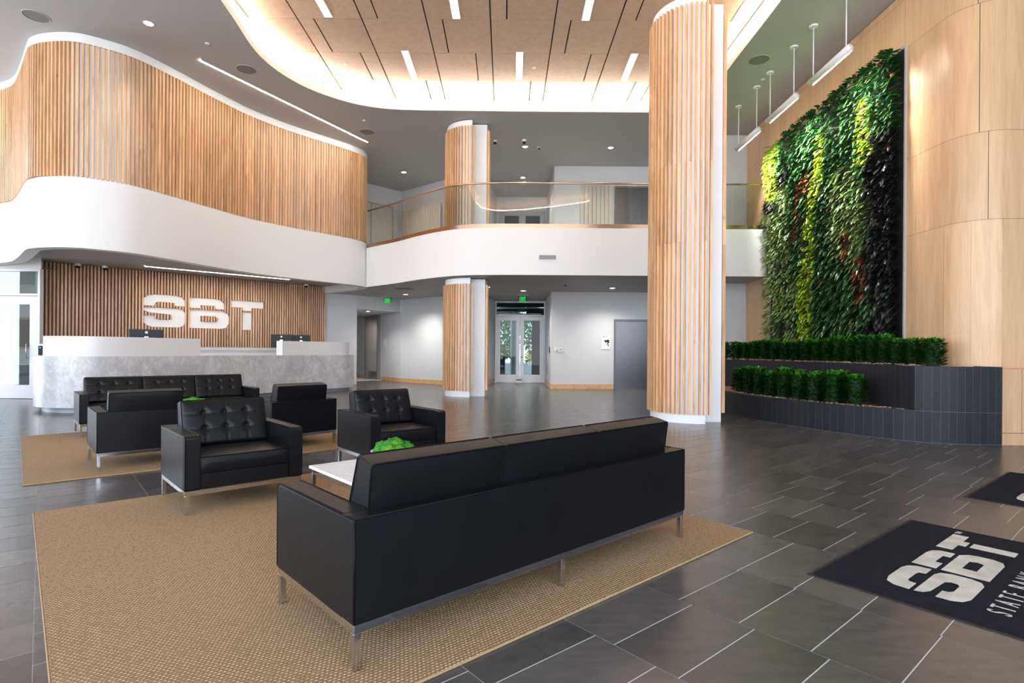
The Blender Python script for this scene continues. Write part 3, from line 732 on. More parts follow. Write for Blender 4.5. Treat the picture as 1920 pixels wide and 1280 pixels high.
for bi, (z0, z1, js) in enumerate(bands):
    for a, b in zip(js[:-1], js[1:]):
        nsub = max(1, int(round((b-a)/.31))); pv = random.random()
        for k in range(nsub):
            s0 = a+(b-a)*k/nsub+(.003 if k == 0 else 0); s1 = a+(b-a)*(k+1)/nsub-(.003 if k == nsub-1 else 0)
            m = 1 if abs((s0+s1)/2-7.35) > 1.0 else 8
            P = [at(s0+(s1-s0)*q/m) for q in range(m+1)]; q = offset(P, -.02)
            pc = min(1, max(0, pv*.4+random.random()*.6))
            vs = []
            for p in q: vs += [(p.x, p.y, z0), (p.x, p.y, z1)]
            mb.add(vs, [(2*i, 2*i+2, 2*i+3, 2*i+1) for i in range(m)], 0, pc, True)
            for pa, pb in ((P[0], q[0]), (P[-1], q[-1])): mb.add([(pa.x, pa.y, z0), (pb.x, pb.y, z0), (pb.x, pb.y, z1), (pa.x, pa.y, z1)], [(0, 1, 2, 3)], 0, pc)
t = thing('maple_wall_panelling', 'pale maple panelling covering the right wall and its rounded corner', 'wall panelling')
mb.build('panels', 'panel', t)
t = thing('maple_wainscot', 'low maple wainscot beside the end of the dark planter', 'wall panelling', (6.46, 7.4, 0))
mb = MB(); mb.box(.006, .27, 0, .4, .16, 1.0); mb.box(.276, 4, 0, .4, .16, 1.0); mb.build('panels', 'panel', t)
mb = MB(); mb.box(0, 4, -.01, .4, 0, .154); mb.build('base', 'panel', t)

M['unseen_wall'] = m_plain('unseen_wall_darkened', (.07, .10, .14), .6)  # invented dark tone, so that the near sofa's back reflects less light
wall('wall_right_unseen', [(10.5, WY), (10.5, -5)], 0, ZC, 'unseen_wall')  # unseen wall, added to keep bright sky out of the sofa's reflection
# ================================================================== GLASS BALUSTRADE
t = thing('glass_balustrade', 'curved glass railing with bronze handrail along the upper balcony', 'railing')
GP = offset(FAS, .05); L = len(GP)
cuts = [0, 6, 12, 18, 24, 30, 38, 46, 54, 62, 70, 78, L-1]
cuts = sorted(set(c for c in cuts if c <= L-1))
for a, b in zip(cuts[:-1], cuts[1:]):
    P = GP[a:b+1]
    P = [P[0].lerp(P[1], .05)]+P[1:-1]+[P[-1].lerp(P[-2], .05)]
    mb = MB(); mb.strip(P, ZB+.07, 5.36); mb.build('glass_panel', 'glass', t)
mb = MB(); mb.tube([(p.x, p.y, 5.375) for p in GP], .022, 10); mb.build('handrail', 'bronze', t)
curved(offset(FAS, .005), .09, ZB-.03, ZB+.07).build('base_rail', 'bronze', t)

# ================================================================== COLUMNS
def column(label, fx, fy, ztop, joints, rin=.72):
    """pinwheel column: quarter-round slatted shell at front left, flat white core, second shell behind."""
    t = thing('slatted_column', label, 'column', (fx, fy+rin, 0), 0, 'slatted columns'); t['kind'] = 'thing'
    arc = [Vector((-rin*math.sin(a), -rin*math.cos(a))) for a in [R(x) for x in range(104, -1, -4)]]
    mb = MB(); mb.strip(arc, 0, ztop); q = offset(arc, .12); mb.strip(q, 0, ztop, flip=True); mb.band(arc, q, ztop)
    mb.add([(arc[-1].x, arc[-1].y, 0), (q[-1].x, q[-1].y, 0), (q[-1].x, q[-1].y, ztop), (arc[-1].x, arc[-1].y, ztop)], [(0, 1, 2, 3)])
    mb.build('curved_shell', 'backing_white', t)
    cx0, cx1, cy = -.25, .37, -rin+.30
    mb = MB(); mb.box(cx0, cx1, cy, cy+.95, 0, ztop); mb.build('core', 'backing_white', t)
    arc2 = [Vector((cx1+.01, cy+.02)), Vector((cx1+.02, cy+.4)), Vector((cx1-.05, cy+.8)), Vector((cx1-.22, cy+1.05))]
    arc2 = resample(catmull(arc2, 8), .05)
    mb = MB(); mb.strip(arc2, 0, ztop); mb.build('rear_shell', 'backing_white', t)
    js = [.155]+joints+[ztop-.15]
    for nm, P in (('front_slats', resample(arc+[Vector((.06, -rin))], .0795)), ('rear_slats', resample([arc2[0]+Vector((.0, .0))]+arc2, .08))):
        mb = MB(); N = normals(P)
        for i, (p, n) in enumerate(zip(P, N)):
            c = p-n*.03; tt = (n.y, -n.x)
            for a, b in zip(js[:-1], js[1:]): mb.obox(tuple(c), tt, .0165, .028, a+.0015, b-.0015, 0)
        mb.build(nm, 'slat', t)
    return t
column('tall slatted maple and white column rising to the wood ceiling', 3.225, 9.33, ZW-.35, [3.04, 4.37])
column('shorter ground floor slatted column under the balcony edge', -1.08, 14.36, ZS-.02, [])
c2 = column('upper floor slatted column standing behind the glass railing', -1.06, 14.36, ZC-.02, [])
# upper column occupies only the upper storey
for ch in kids(c2):
    for v in ch.data.vertices:
        if v.co.z < ZB: v.co.z = ZB-.08

# ================================================================== CEILING FITTINGS
def disc_fixture(name, r, depth, mat, rim='ceil', rimw=.012):
    pass
def speaker(x, y, z, lab):
    t = thing('ceiling_speaker', lab, 'speaker', (x, y, z), 0, 'round ceiling speakers')
    mb = MB(); mb.lathe([(.19, -.004), (.185, -.008)], seg=36, capt=False); mb.build('grille', 'speaker', t)
    mb = MB(); mb.lathe([(.205, 0), (.205, -.008), (.19, -.008), (.19, -.002)], seg=36, capb=False, capt=False); mb.build('rim', 'ceil', t)
for (x, y), s in zip([(-8.55, 10.02), (-5.67, 11.88), (-3.98, 15.24), (4.96, 11.35)], ['in the top left corner', 'between the slot light and the cove', 'near the end of the slot light, left of the upper column', 'beside the hanging tube lights']):
    speaker(x, y, ZC, 'round grey ceiling speaker '+s)
def downlight(x, y, z, lab, power=120, cone=70, r=.075):
    t = thing('recessed_downlight', lab, 'ceiling light', (x, y, z), 0, 'recessed downlights')
    mb = MB(); mb.lathe([(r+.02, 0), (r+.018, -.006), (r, -.006), (r-.005, .0)], seg=24, capb=False, capt=False); mb.build('trim_ring', 'plastic', t)
    mb = MB(); mb.lathe([(r-.004, -.002), (r-.004, -.001)], seg=24); mb.build('lens', 'led', t)
    l = bpy.data.lights.new('downlight_beam', 'SPOT'); l.energy = power; l.spot_size = R(cone*2); l.spot_blend = .9; l.shadow_soft_size = .06; l.color = (1, .92, .82)
    o = bpy.data.objects.new('downlight_beam', l); COL.objects.link(o); o.parent = t; o.location = (0, 0, -.03)
for x, y, s in [(-6.67, 10.23, 'in the top left of the grey ceiling'), (-3.65, 18.7, 'upstairs left of the upper column'), (.34, 16.27, 'upstairs next to the dome cameras'), (2.83, 16.31, 'upstairs nearest the tall column'), (.33, 19.18, 'upstairs just above the handrail')]:
    downlight(x, y, ZC, 'small bright recessed downlight '+s, 90 if x > -5 else 35)
for x, y, s in [(-3.62, 19.0, 'under the balcony by the left exit sign'), (-.74, 16.62, 'under the balcony just right of the lower column'), (.34, 17.59, 'under the balcony above the middle exit sign'), (2.97, 16.67, 'under the balcony near the elevator')]:
    downlight(x, y, ZS, 'small bright recessed downlight '+s, 110)
downlight(-5.26, 20.45, 2.6, 'small bright recessed downlight in the corridor ceiling', 48)
for x, y, z, s in [(-.52, 15.79, ZC, 'upstairs, left of the pair'), (.3, 15.74, ZC, 'upstairs, directly beside a bright downlight'), (-10.82, 13.95, ZD, 'at the left end of the desk slat wall'), (-10.4, 14.3, ZD, 'second from the left above the desk slat wall'), (-6.62, 18.0, ZD, 'at the right end of the desk slat wall')]:
    t = thing('dome_camera', 'small white and black dome camera '+s, 'security camera', (x, y, z), 0, 'ceiling dome cameras')
    mb = MB(); mb.lathe([(.065, 0), (.065, -.05), (.055, -.06)], seg=20, capb=False); mb.build('housing', 'plastic', t)
    mb = MB(); mb.lathe([(.05, -.06), (.045, -.09), (.025, -.11), (.003, -.115)], seg=20, capb=False); mb.build('dome', 'black', t)
for x, y, z, s in [(-5.96, 10.89, ZC, 'left of the slot light'), (-3.86, 14.49, ZC, 'near the middle speaker'), (5.4, 12.16, ZC, 'among the hanging tube lights'), (-3.74, 12.42, ZW, 'in the wood ceiling at the left'), (.45, 12.52, ZW, 'in the wood ceiling beside the middle light')]:
    t = thing('sprinkler_cap', 'small round sprinkler cap '+s, 'sprinkler', (x, y, z), 0, 'ceiling sprinkler caps')
    mb = MB(); mb.lathe([(.045, 0), (.045, -.01), (.035, -.014)], seg=20, capb=False); mb.build('cover_plate', 'plastic', t)
for x, y, z, s in [(.75, 16.31, ZC, 'upstairs ceiling'), (1.48, 15.69, ZS, 'ceiling under the balcony')]:
    t = thing('smoke_detector', 'small dark detector on the '+s, 'detector', (x, y, z), 0, 'ceiling detectors')
    mb = MB(); mb.lathe([(.07, 0), (.07, -.02), (.05, -.03)], seg=20, capb=False); mb.build('base', 'greymetal', t)
    mb = MB(); mb.lathe([(.03, -.03), (.03, -.06), (.01, -.065)], seg=12, capb=False); mb.build('sensor', 'black', t)
t = thing('slot_diffuser', 'flat dark air diffuser in the ceiling near the left exit sign', 'air vent', (-3.31, 17.2, ZS))
mb = MB(); mb.box(-.3, .3, -.3, .3, -.006, 0); mb.build('plate', 'soffit', t)
mb = MB(); mb.box(-.26, .26, -.26, .26, -.012, -.006); mb.build('grille', 'black', t)
t = thing('wall_vent', 'small rectangular return air grille on the white balcony front', 'air vent', (.865, 13.888, 3.43))
mb = MB()
for x0, x1, z0, z1 in ((-.24, .24, .0, .03), (-.24, .24, .14, .17), (-.24, -.21, .03, .14), (.21, .24, .03, .14)): mb.box(x0, x1, -.012, 0, z0, z1)
mb.build('frame', 'plastic', t)
mb = MB(); mb.box(-.21, .21, -.002, 0, .03, .14, 1); [mb.box(-.21, .21, -.008, -.002, .036+.013*k, .042+.013*k, 0) for k in range(8)]; [mb.box(-.2+.02*k, -.196+.02*k, -.01, -.008, .03, .14, 0) for k in range(21)]; mb.build('louvres', [M['greymetal'], M['dark']], t)

# exit signs
def exit_sign(x, y, z, rz, lab, w=.32):
    t = thing('exit_sign', lab, 'exit sign', (x, y, z), rz, 'green exit signs')
    mb = MB(); mb.box(-w/2-.02, w/2+.02, -.03, .03, -.02, .0); mb.build('canopy', 'greymetal', t)
    mb = MB(); mb.box(-w/2, w/2, -.004, .004, -.215, -.02); mb.build('acrylic_panel', 'exit_panel', t)
    mb = MB(); mb.box(-w/2, w/2, -.007, .007, -.222, -.215); mb.build('lit_edge', 'exit_green', t)
    S = .014; h = .14; z0 = -.20
    def bars(L): 
        mb = MB(); x = -w/2+.045; cw = .05; gap = .013
        for ch in 'EXIT':
            if ch == 'E':
                mb.box(x, x+S, -.009, .009, z0, z0+h)
                for zz in (z0, z0+h/2-S/2, z0+h-S): mb.box(x+S, x+cw, -.009, .009, zz, zz+S)
            elif ch == 'X':
                for sg in (1, -1):
                    m = Matrix.Translation((x+cw/2, 0, z0+h/2)) @ Matrix.Rotation(sg*R(18), 4, 'Y'); mb.box(-S/2, S/2, -.009, .009, -h/2, h/2, mtx=m)
            elif ch == 'I': x += .004; mb.box(x, x+S, -.009, .009, z0, z0+h); x += S+gap-.004; continue
            else: mb.box(x, x+cw, -.009, .009, z0+h-S, z0+h); mb.box(x+cw/2-S/2, x+cw/2+S/2, -.009, .009, z0, z0+h-S)
            x += cw+gap
        return mb
    bars(1).build('lettering', 'exit_green', t)
exit_sign(-4.42, 19.9, ZS, R(-8), 'green EXIT sign hanging at the left by the side corridor')
exit_sign(.36, 18.9, ZS, 0, 'green EXIT sign hanging in front of the glass exit doors')

# pendant tube lights for the plant wall
def pendant(y0, y1, zt, zb, lab, x=5.42):
    t = thing('pendant_tube_light', lab, 'pendant light', (x, (y0+y1)/2, zt), 0, 'hanging tube lights over the plant wall')
    L = (y1-y0)/2; r = .062
    m = MB(); m.tube([(0, -L, 0), (0, L, 0)], r, 18); tube = m.build('tube_housing', 'plastic', t)
    m = MB(); P = []
    for sgn in (-1, 1): P.append(sgn*(L-.05))
    a = R(-43); n = Vector((math.cos(a), 0, math.sin(a))); u = Vector((-n.z, 0, n.x)).normalized()
    c = n*(r*.93)
    m.add([c+u*.032+Vector((0, P[0], 0)), c-u*.032+Vector((0, P[0], 0)), c-u*.032+Vector((0, P[1], 0)), c+u*.032+Vector((0, P[1], 0)),
           c+n*.008+u*.032+Vector((0, P[0], 0)), c+n*.008-u*.032+Vector((0, P[0], 0)), c+n*.008-u*.032+Vector((0, P[1], 0)), c+n*.008+u*.032+Vector((0, P[1], 0))],
          [(0, 1, 2, 3), (7, 6, 5, 4), (0, 4, 5, 1), (1, 5, 6, 2), (2, 6, 7, 3), (3, 7, 4, 0)])
    m.build('light_window', 'led', t)
    for yy in (-L+.1, L-.1):
        m = MB(); m.tube([(0, yy, r*.8), (0, yy, ZC-zt)], .011, 8); rd = m.build('suspension_rod', 'plastic', t)
        m = MB(); m.lathe([(.07, ZC-zt-.03), (.075, ZC-zt-.012), (.075, ZC-zt)], (0, yy), 20); m.build('canopy', 'plastic', rd)
    l = bpy.data.lights.new('grow_light', 'AREA'); l.shape = 'RECTANGLE'; l.size = .07; l.size_y = 2*L-.4; l.energy = 48; l.color = (1, .96, .90); l.spread = R(85)
    o = bpy.data.objects.new('grow_light', l); COL.objects.link(o); o.parent = t
    o.location = tuple(n*(r+.03)+Vector((0, .25, 0))); o.rotation_euler = Vector(n).to_track_quat('-Z', 'Y').to_euler()
    # keep the long side along the tube
    zax = -n; yax = Vector((0, 1, 0)); xax = yax.cross(zax)
    o.rotation_euler = Matrix((xax, yax, zax)).transposed().to_euler()
pendant(9.05, 10.25, 6.13, 0, 'nearest and longest hanging white tube light, front one of three')
pendant(10.75, 11.95, 6.13, 0, 'middle one of the three hanging white tube lights')
pendant(12.4, 13.6, 6.13, 0, 'farthest of the three hanging white tube lights, beside the tall column')

# ================================================================== PLANTER
FR = [(4.30, 13.2), (4.24, 12.2), (4.22, 11.2), (4.28, 10.3), (4.45, 9.6), (4.68, 8.97), (4.98, 8.30), (5.27, 7.88), (5.52, 7.62), (5.88, 7.45), (6.46, 7.38)]
FRp = resample(catmull(FR, 8), .06)
UP = resample(catmull([(4.95, 13.6), (5.25, 12.6), (5.55, 11.0), (5.66, 9.8), (5.60, 8.8), (5.52, 8.2), (5.50, 7.64)], 8), .06)
t = thing('tiled_planter', 'two-tier curved planter clad in charcoal tiles under the plant wall', 'planter')
split = nearest(FRp, (5.51, 7.63))
mb = MB(); P = FRp[:split+1]; mb.strip(P, 0, .42); q = offset(P, .13)
mb.band(P, q, .42, mat=1); mb.strip(q, .33, .42, flip=True, mat=1)
mb.build('lower_tier', ['planter', 'planter_cap'], t)
mb = MB(); P2 = FRp[split:]; u0 = sum((P[i+1]-P[i]).length for i in range(len(P)-1))
mb.strip(P2, 0, 1.03, u0=u0)
for k_, w_ in list(mb.uv.items()): mb.uv[k_] = tuple((u0+(u-u0)*1.34, v) for u, v in w_)
mb_front = len(mb.f); q = offset(P2, .05); mb.band(P2, q, 1.03, mat=1); mb.strip(q, .9, 1.03, flip=True, mat=1)
mb.strip(UP, .30, 1.03); q = offset(UP, .05); mb.band(UP, q, 1.03, mat=1); mb.strip(q, .9, 1.03, flip=True, mat=1)
mb.add([(6.46, 7.38, 0), (6.46, 7.84, 0), (6.46, 7.84, 1.03), (6.46, 7.38, 1.03)], [(0, 1, 2, 3)], 0)
mb.add([(5.51, 7.64, .42), (5.51, 7.64, 1.03), (5.60, 7.64, 1.03), (5.60, 7.64, .42)], [(0, 1, 2, 3)], 0)
mb.build('upper_tier', ['planter', 'planter_cap'], t)
def soil(name, poly, z, par):
    bm = bmesh.new(); vs = [bm.verts.new((x, y, z)) for x, y in poly]; es = [bm.edges.new((vs[i], vs[(i+1) % len(vs)])) for i in range(len(vs))]
    bmesh.ops.triangle_fill(bm, use_beauty=True, edges=es)
    bmesh.ops.subdivide_edges(bm, edges=bm.edges, cuts=3, use_grid_fill=True)
    for v in bm.verts: v.co.z += noise.noise(v.co*4)*.025
    bmesh.ops.recalc_face_normals(bm, faces=bm.faces)
    me = bpy.data.meshes.new(name); bm.to_mesh(me); bm.free(); me.materials.append(M['mulch'])
    for p in me.polygons: p.use_smooth = True
    o = bpy.data.objects.new(name, me); COL.objects.link(o); o.parent = par
soil('lower_mulch', [tuple(p) for p in offset(FRp[:split], .12)]+[tuple(p) for p in UP[::-1]], .40, t)
soil('upper_mulch', [tuple(p) for p in offset(UP, .04)]+[(5.9, 7.53), (6.38, 7.46), (6.38, 13.8), (5.2, 13.8)], 1.01, t)
mb = MB(); rr = random.Random(5)
for k in range(520):
    i = rr.random()
    if k < 330: p = offset(FRp[:split], rr.uniform(.14, .22))[int(i*(split-1))]; z = .41
    else: p = UP[int(i*(len(UP)-1))]+Vector((rr.uniform(.06, .12), 0)); z = 1.03
    m = Matrix.Translation((p.x, p.y, z+rr.uniform(0, .02))) @ Matrix.Rotation(rr.uniform(0, 6), 4, 'Z') @ Matrix.Rotation(rr.uniform(-.5, .5), 4, 'X')
    mb.box(-.022, .022, -.009, .009, -.004, .004, mtx=m)
o = mb.build('mulch_chips', 'mulch', t); o['kind'] = 'stuff'

# leaves
def leaf(mb, p, d, up, L, w, droop=.25, mat=0, pc=None, fold=.25):
    d = d.normalized(); s = d.cross(up)
    if s.length < 1e-3: s = d.cross(Vector((1, 0, 0)))
    s.normalize(); u = s.cross(d); vs = []
    prof = [(0, .12), (.3, .9), (.62, 1), (1, .02)]
    for f, ww in prof:
        c = p+d*(L*f)-up*(droop*L*f*f); h = u*(w*.5*ww*fold)
        vs += [c-s*(w/2*ww)+h, c, c+s*(w/2*ww)+h]
    fs = []
    for i in range(3): a = 3*i; fs += [(a, a+1, a+4, a+3), (a+1, a+2, a+5, a+4)]
    mb.add(vs, fs, mat, pc, True)

def hedge_mesh(seed, h):
    r = random.Random(seed); mb = MB()
    for k in range(int(560*h/.45)):
        z = r.uniform(.02, 1)**.85*h; a = r.uniform(0, 2*PI); rad = .105*(1 if z < h*.88 else .65)
        p = Vector((math.cos(a)*rad, math.sin(a)*rad, z*.93)); tilt = .55+1.3*max(0, z/h-.82)
        d = Vector((math.cos(a), math.sin(a), tilt+r.uniform(-.2, .2)))
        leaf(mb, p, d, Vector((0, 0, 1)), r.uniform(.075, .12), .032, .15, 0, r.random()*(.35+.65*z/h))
    for k in range(60):
        a = r.uniform(0, 2*PI); q = r.uniform(0, .12)
        leaf(mb, Vector((math.cos(a)*q, math.sin(a)*q, h*.9)), Vector((math.cos(a)*q*6, math.sin(a)*q*6, 1)), Vector((0, 0, 1)), r.uniform(.05, .10), .032, .1, 0, .8+.2*r.random())
    return mb
def hedge_plant(seed, h):
    t = thing('hedge_plant', '', 'plant')
    mb = MB(); mb.lathe([(.085, 0), (.095, h*.5), (.08, h*.85)], seg=10); mb.tube([(0, 0, -.04), (0, 0, .03)], .012, 6); mb.build('stem', m_stem, t)
    hedge_mesh(seed, h).build('foliage', 'leaf_hedge', t); return t
m_stem = m_plain('stem_dark_green', (.004, .02, .006), .8)
low = [(5.22, 8.52), (5.04, 8.80), (4.90, 9.10), (4.80, 9.42), (4.72, 9.76), (4.66, 10.12), (4.62, 10.50), (4.60, 10.90), (4.60, 11.3), (5.28, 9.0), (5.12, 9.42), (5.05, 9.85), (5.0, 10.3), (4.97, 10.75), (4.93, 11.2)]
upp = [(6.02, 8.02), (5.98, 8.33), (5.96, 8.66), (5.98, 8.98), (5.99, 9.3), (6.0, 9.62), (6.0, 9.95), (5.99, 10.28), (5.97, 10.6), (5.95, 10.95), (5.92, 11.3), (5.88, 11.65), (5.84, 12.0), (5.78, 12.35), (5.72, 12.7), (5.66, 13.05), (5.58, 13.4), (5.46, 13.65), (5.2, 13.75)]
protos = [hedge_plant(11, .50), hedge_plant(12, .47), hedge_plant(13, .44), hedge_plant(14, .46)]
used = set(); k = 0
for tier, z, P in (('lower', .40, low), ('upper', 1.0, upp)):
    for i, (x, y) in enumerate(P):
        pi = (i % 2) if tier == 'lower' else 2+(i % 2)
        if tier == 'lower':
            lab = 'dark green bushy plant in the lower planter tier, in the ' + ('front' if i < 9 else 'rear') + ' row'
            lab = ('dark green bushy plant at the right end of the lower planter tier' if i == 0 else lab)
            grp = 'plants in the lower tier, end one' if i == 0 else ('plants in the front row of the lower tier' if i < 9 else 'plants in the rear row of the lower tier')
        else:
            lab = 'dark green bushy plant at the right end of the upper planter tier' if i == 0 else 'dark green bushy plant in the upper planter tier below the plant wall'
            grp = 'plants in the upper tier, end one' if i == 0 else 'plants in the upper tier row'
        rz = random.uniform(0, 6.28)
        if pi not in used: used.add(pi); o = protos[pi]; o.location = (x, y, z); o.rotation_euler = (0, 0, rz); o['label'] = lab; o['group'] = grp
        else: o = dup(protos[pi], (x, y, z), rz, lab, grp)
        o.scale = (1, 1, random.uniform(.9, 1.08))

# ================================================================== LIVING WALL
YA, YB, ZA, ZZ = 9.12, 13.8, 1.45, 6.12
t = thing('living_wall', 'tall living plant wall in bands of dark, lime and burgundy leaves', 'plant wall', (WX, YA, 0))
ox, oy = WX, YA
mb = MB(); mb.box(-.045, -.02, .0, YB-YA, ZA, ZZ+.05); mb.build('planting_panel', 'dark', t)
mb = MB(); mb.box(-.05, -.02, -.03, 0, ZA-.1, ZZ+.1); mb.box(-.05, -.02, YB-YA, YB-YA+.03, ZA-.1, ZZ+.1); mb.box(-.05, -.02, 0, YB-YA, ZZ+.05, ZZ+.1); mb.build('edge_frame', 'greymetal', t)
# patches: (class, [(y,z)...]) later entries win
def kind_at(y, z, r):
    n1 = noise.noise(Vector((y*1.7, z*.9, 3)))*.28; n2 = noise.noise(Vector((y*3, z*2, 9)))*.5
    yy = y+n1; c = 0
    if yy > 13.05 and z > 4.9: c = 1
    elif yy > 12.5 and z < 4.6: c = 2 if n2 > -.28 else 3
    elif yy > 12.4 and z < 5.3: c = 3 if n2 > .05 else 2
    lim = 11.25+(6.0-z)*.16
    if abs(yy-lim) < .26 and z < 5.6: c = 1
    if lim+.26 <= yy < 12.9 and z < 2.9: c = 2 if n2 > -.1 else 0
    if lim+.26 <= yy < 12.6 and 3.6 < z < 5.2: c = 0 if n2 > -.12 else 4
    if 10.05 < yy < 10.95 and 3.05 < z < 4.75: c = 2 if n2 > -.3 else 4
    if 9.75 < yy < 10.4 and 2.7 < z < 4.3: c = 2
    if abs(yy-(9.85+(z-4.6)*.12)) < .27 and 4.55 < z < 5.75: c = 1
    if yy < 9.70 and z < 4.95: c = 3
    if yy < 9.95 and 3.9 < z < 4.6: c = 3
    if 9.7 < yy < 10.05 and 2.1 < z < 2.95: c = 4 if n2 > -.25 else 0
    if 10.25 < yy < 10.6 and 2.9 < z < 3.6 and n2 > .08: c = 4
    if r.random() < .025: c = 4
    if r.random() < .03: c = 0
    return c
lm = [MB() for _ in range(5)]; rr = random.Random(21)
spec = [(.14, .24, .052), (.09, .13, .078), (.11, .18, .045), (.13, .22, .085), (.11, .17, .045)]
nl = 10200
for i in range(nl):
    y = rr.uniform(YA+.02, YB+.03); z = rr.uniform(ZA, ZZ+.05); c = kind_at(y, z, rr)
    L = rr.uniform(spec[c][0], spec[c][1]); w = spec[c][2]*rr.uniform(.8, 1.2)
    dep = .06+.14*(.5+.5*noise.noise(Vector((y*1.3, z*1.3, 0))))*rr.random()**.5
    if i > 9200: y = YA+rr.uniform(0, .3); c = kind_at(y, z, rr); L *= .8
    if y < YA+.35: dep *= .25+.75*(y-YA)/.35
    d = Vector((-1, rr.uniform(-.9, .9), rr.uniform(-.75, .45)))
    if y < YA+.12: d.y = abs(d.y)*.4
    leaf(lm[c], Vector((-.05-dep, y-oy, z)), d, Vector((0, 0, 1)), L, w, rr.uniform(.2, .6), 0, rr.random()**1.3)
for k in range(70):   # taller tufts breaking the upper edge
    y = rr.uniform(9.2, 12.9); b = Vector((-.2, y-oy, ZZ+rr.uniform(-.05, .05)))
    for q in range(5): leaf(lm[0], b, Vector((-.5+rr.uniform(-.4, .2), rr.uniform(-.9, .9), rr.uniform(.3, 1.1))), Vector((0, 0, 1)), rr.uniform(.14, .22), .05, .4, 0, rr.random())
for c, (nm, lb) in enumerate([('dark_foliage', 'dark green leaves'), ('lime_foliage', 'bright lime leaves'), ('variegated_foliage', 'pale variegated leaves'), ('burgundy_foliage', 'near-black burgundy leaves'), ('rust_foliage', 'rust orange leaves')]):
    o = lm[c].build(nm, 'leaf%d' % c, t); o['label'] = lb; o['kind'] = 'stuff'

# ================================================================== RUGS AND MATS
aw = R(90-48.5)
WV = Vector((math.cos(aw), math.sin(aw))); DV = Vector((-math.sin(aw), math.cos(aw)))
def rug(w0, w1, d0, d1, lab, rz=aw):
    c = WV*((w0+w1)/2)+DV*((d0+d1)/2); t = thing('woven_rug', lab, 'rug', (c.x, c.y, 0), rz, 'tan woven rugs')
    a, b = (w1-w0)/2, (d1-d0)/2; mb = MB()
    mb.box(-a+.007, a-.007, -b+.007, b-.007, .001, .0125); mb.build('pile', 'rug', t)
    mb = MB(); mb.box(-a, a, -b, -b+.007, .001, .0115); mb.box(-a, a, b-.007, b, .001, .0115); mb.box(-a, -a+.007, -b+.007, b-.007, .001, .0115); mb.box(a-.007, a, -b+.007, b-.007, .001, .0115); mb.build('bound_edge', 'rug_edge', t, bevel=.003)
rug(.093, 3.678, 1.72, 5.30, 'near tan woven rug under the large black sofa and coffee table')
rug(.05, 3.64, 6.42, 9.95, 'far tan woven rug under the tufted sofa near the desk')

def text_mesh(name, cu, mat, par, loc):
    tmp = bpy.data.objects.new('tmp', cu); COL.objects.link(tmp); bpy.context.view_layer.update()
    me = bpy.data.meshes.new_from_object(tmp.evaluated_get(bpy.context.evaluated_depsgraph_get())); bpy.data.objects.remove(tmp)
    me.materials.clear(); me.materials.append(M[mat]); o = bpy.data.objects.new(name, me); COL.objects.link(o); o.parent = par; o.location = loc; return o
def logo_mat(x, y, lab):
    rz = R(90-51.5); t = thing('logo_floor_mat', lab, 'floor mat', (x, y, 0), rz, 'dark logo mats')
    # local x = along text, local y = away (top of letters); corner at origin, mat spans y from -1.07 to 0
    mb = MB(); mb.box(-.012, 1.612, -1.12, .012, .001, .004); mb.build('rubber_border', 'mat_rubber', t)
    mb = MB(); mb.box(.012, 1.59, -1.10, -.012, .004, .0105); mb.build('pile', 'mat_navy', t, bevel=.003)
    mt = Matrix(((1, 0, 0, .185), (0, -1, 0, -.275), (0, 0, 1, 0), (0, 0, 0, 1)))
    for grp, polys in (('letter_s', LOGO[0:2]), ('letter_b', [LOGO[2]]+B_bottom_pieces()), ('letter_t', LOGO[4:6])):
        m = MB()
        for p in polys: m.prism(p[::-1], .0100, .0118, 0, mt, .5)
        m.build(grp, 'mat_cream', t)['label'] = 'cream letter '+grp[-1].upper()
    cu = bpy.data.curves.new('lettering', 'FONT'); cu.body = 'STATE BANK'; cu.size = .13; cu.extrude = .0008; cu.space_character = 1.85
    o = text_mesh('lettering', cu, 'mat_cream', t, (.195, -.79, .0112)); o.scale = (.60, 1, 1)
    cu = bpy.data.curves.new('trademark', 'FONT'); cu.body = 'TM'; cu.size = .045; cu.extrude = .0008
    text_mesh('trademark', cu, 'mat_cream', t, (1.465, -.315, .0112))
logo_mat(1.62, 3.03, 'navy logo mat with large cream SBT letters in the right foreground')
logo_mat(3.80, 4.69, 'farther navy logo mat cut off at the right edge of the picture')

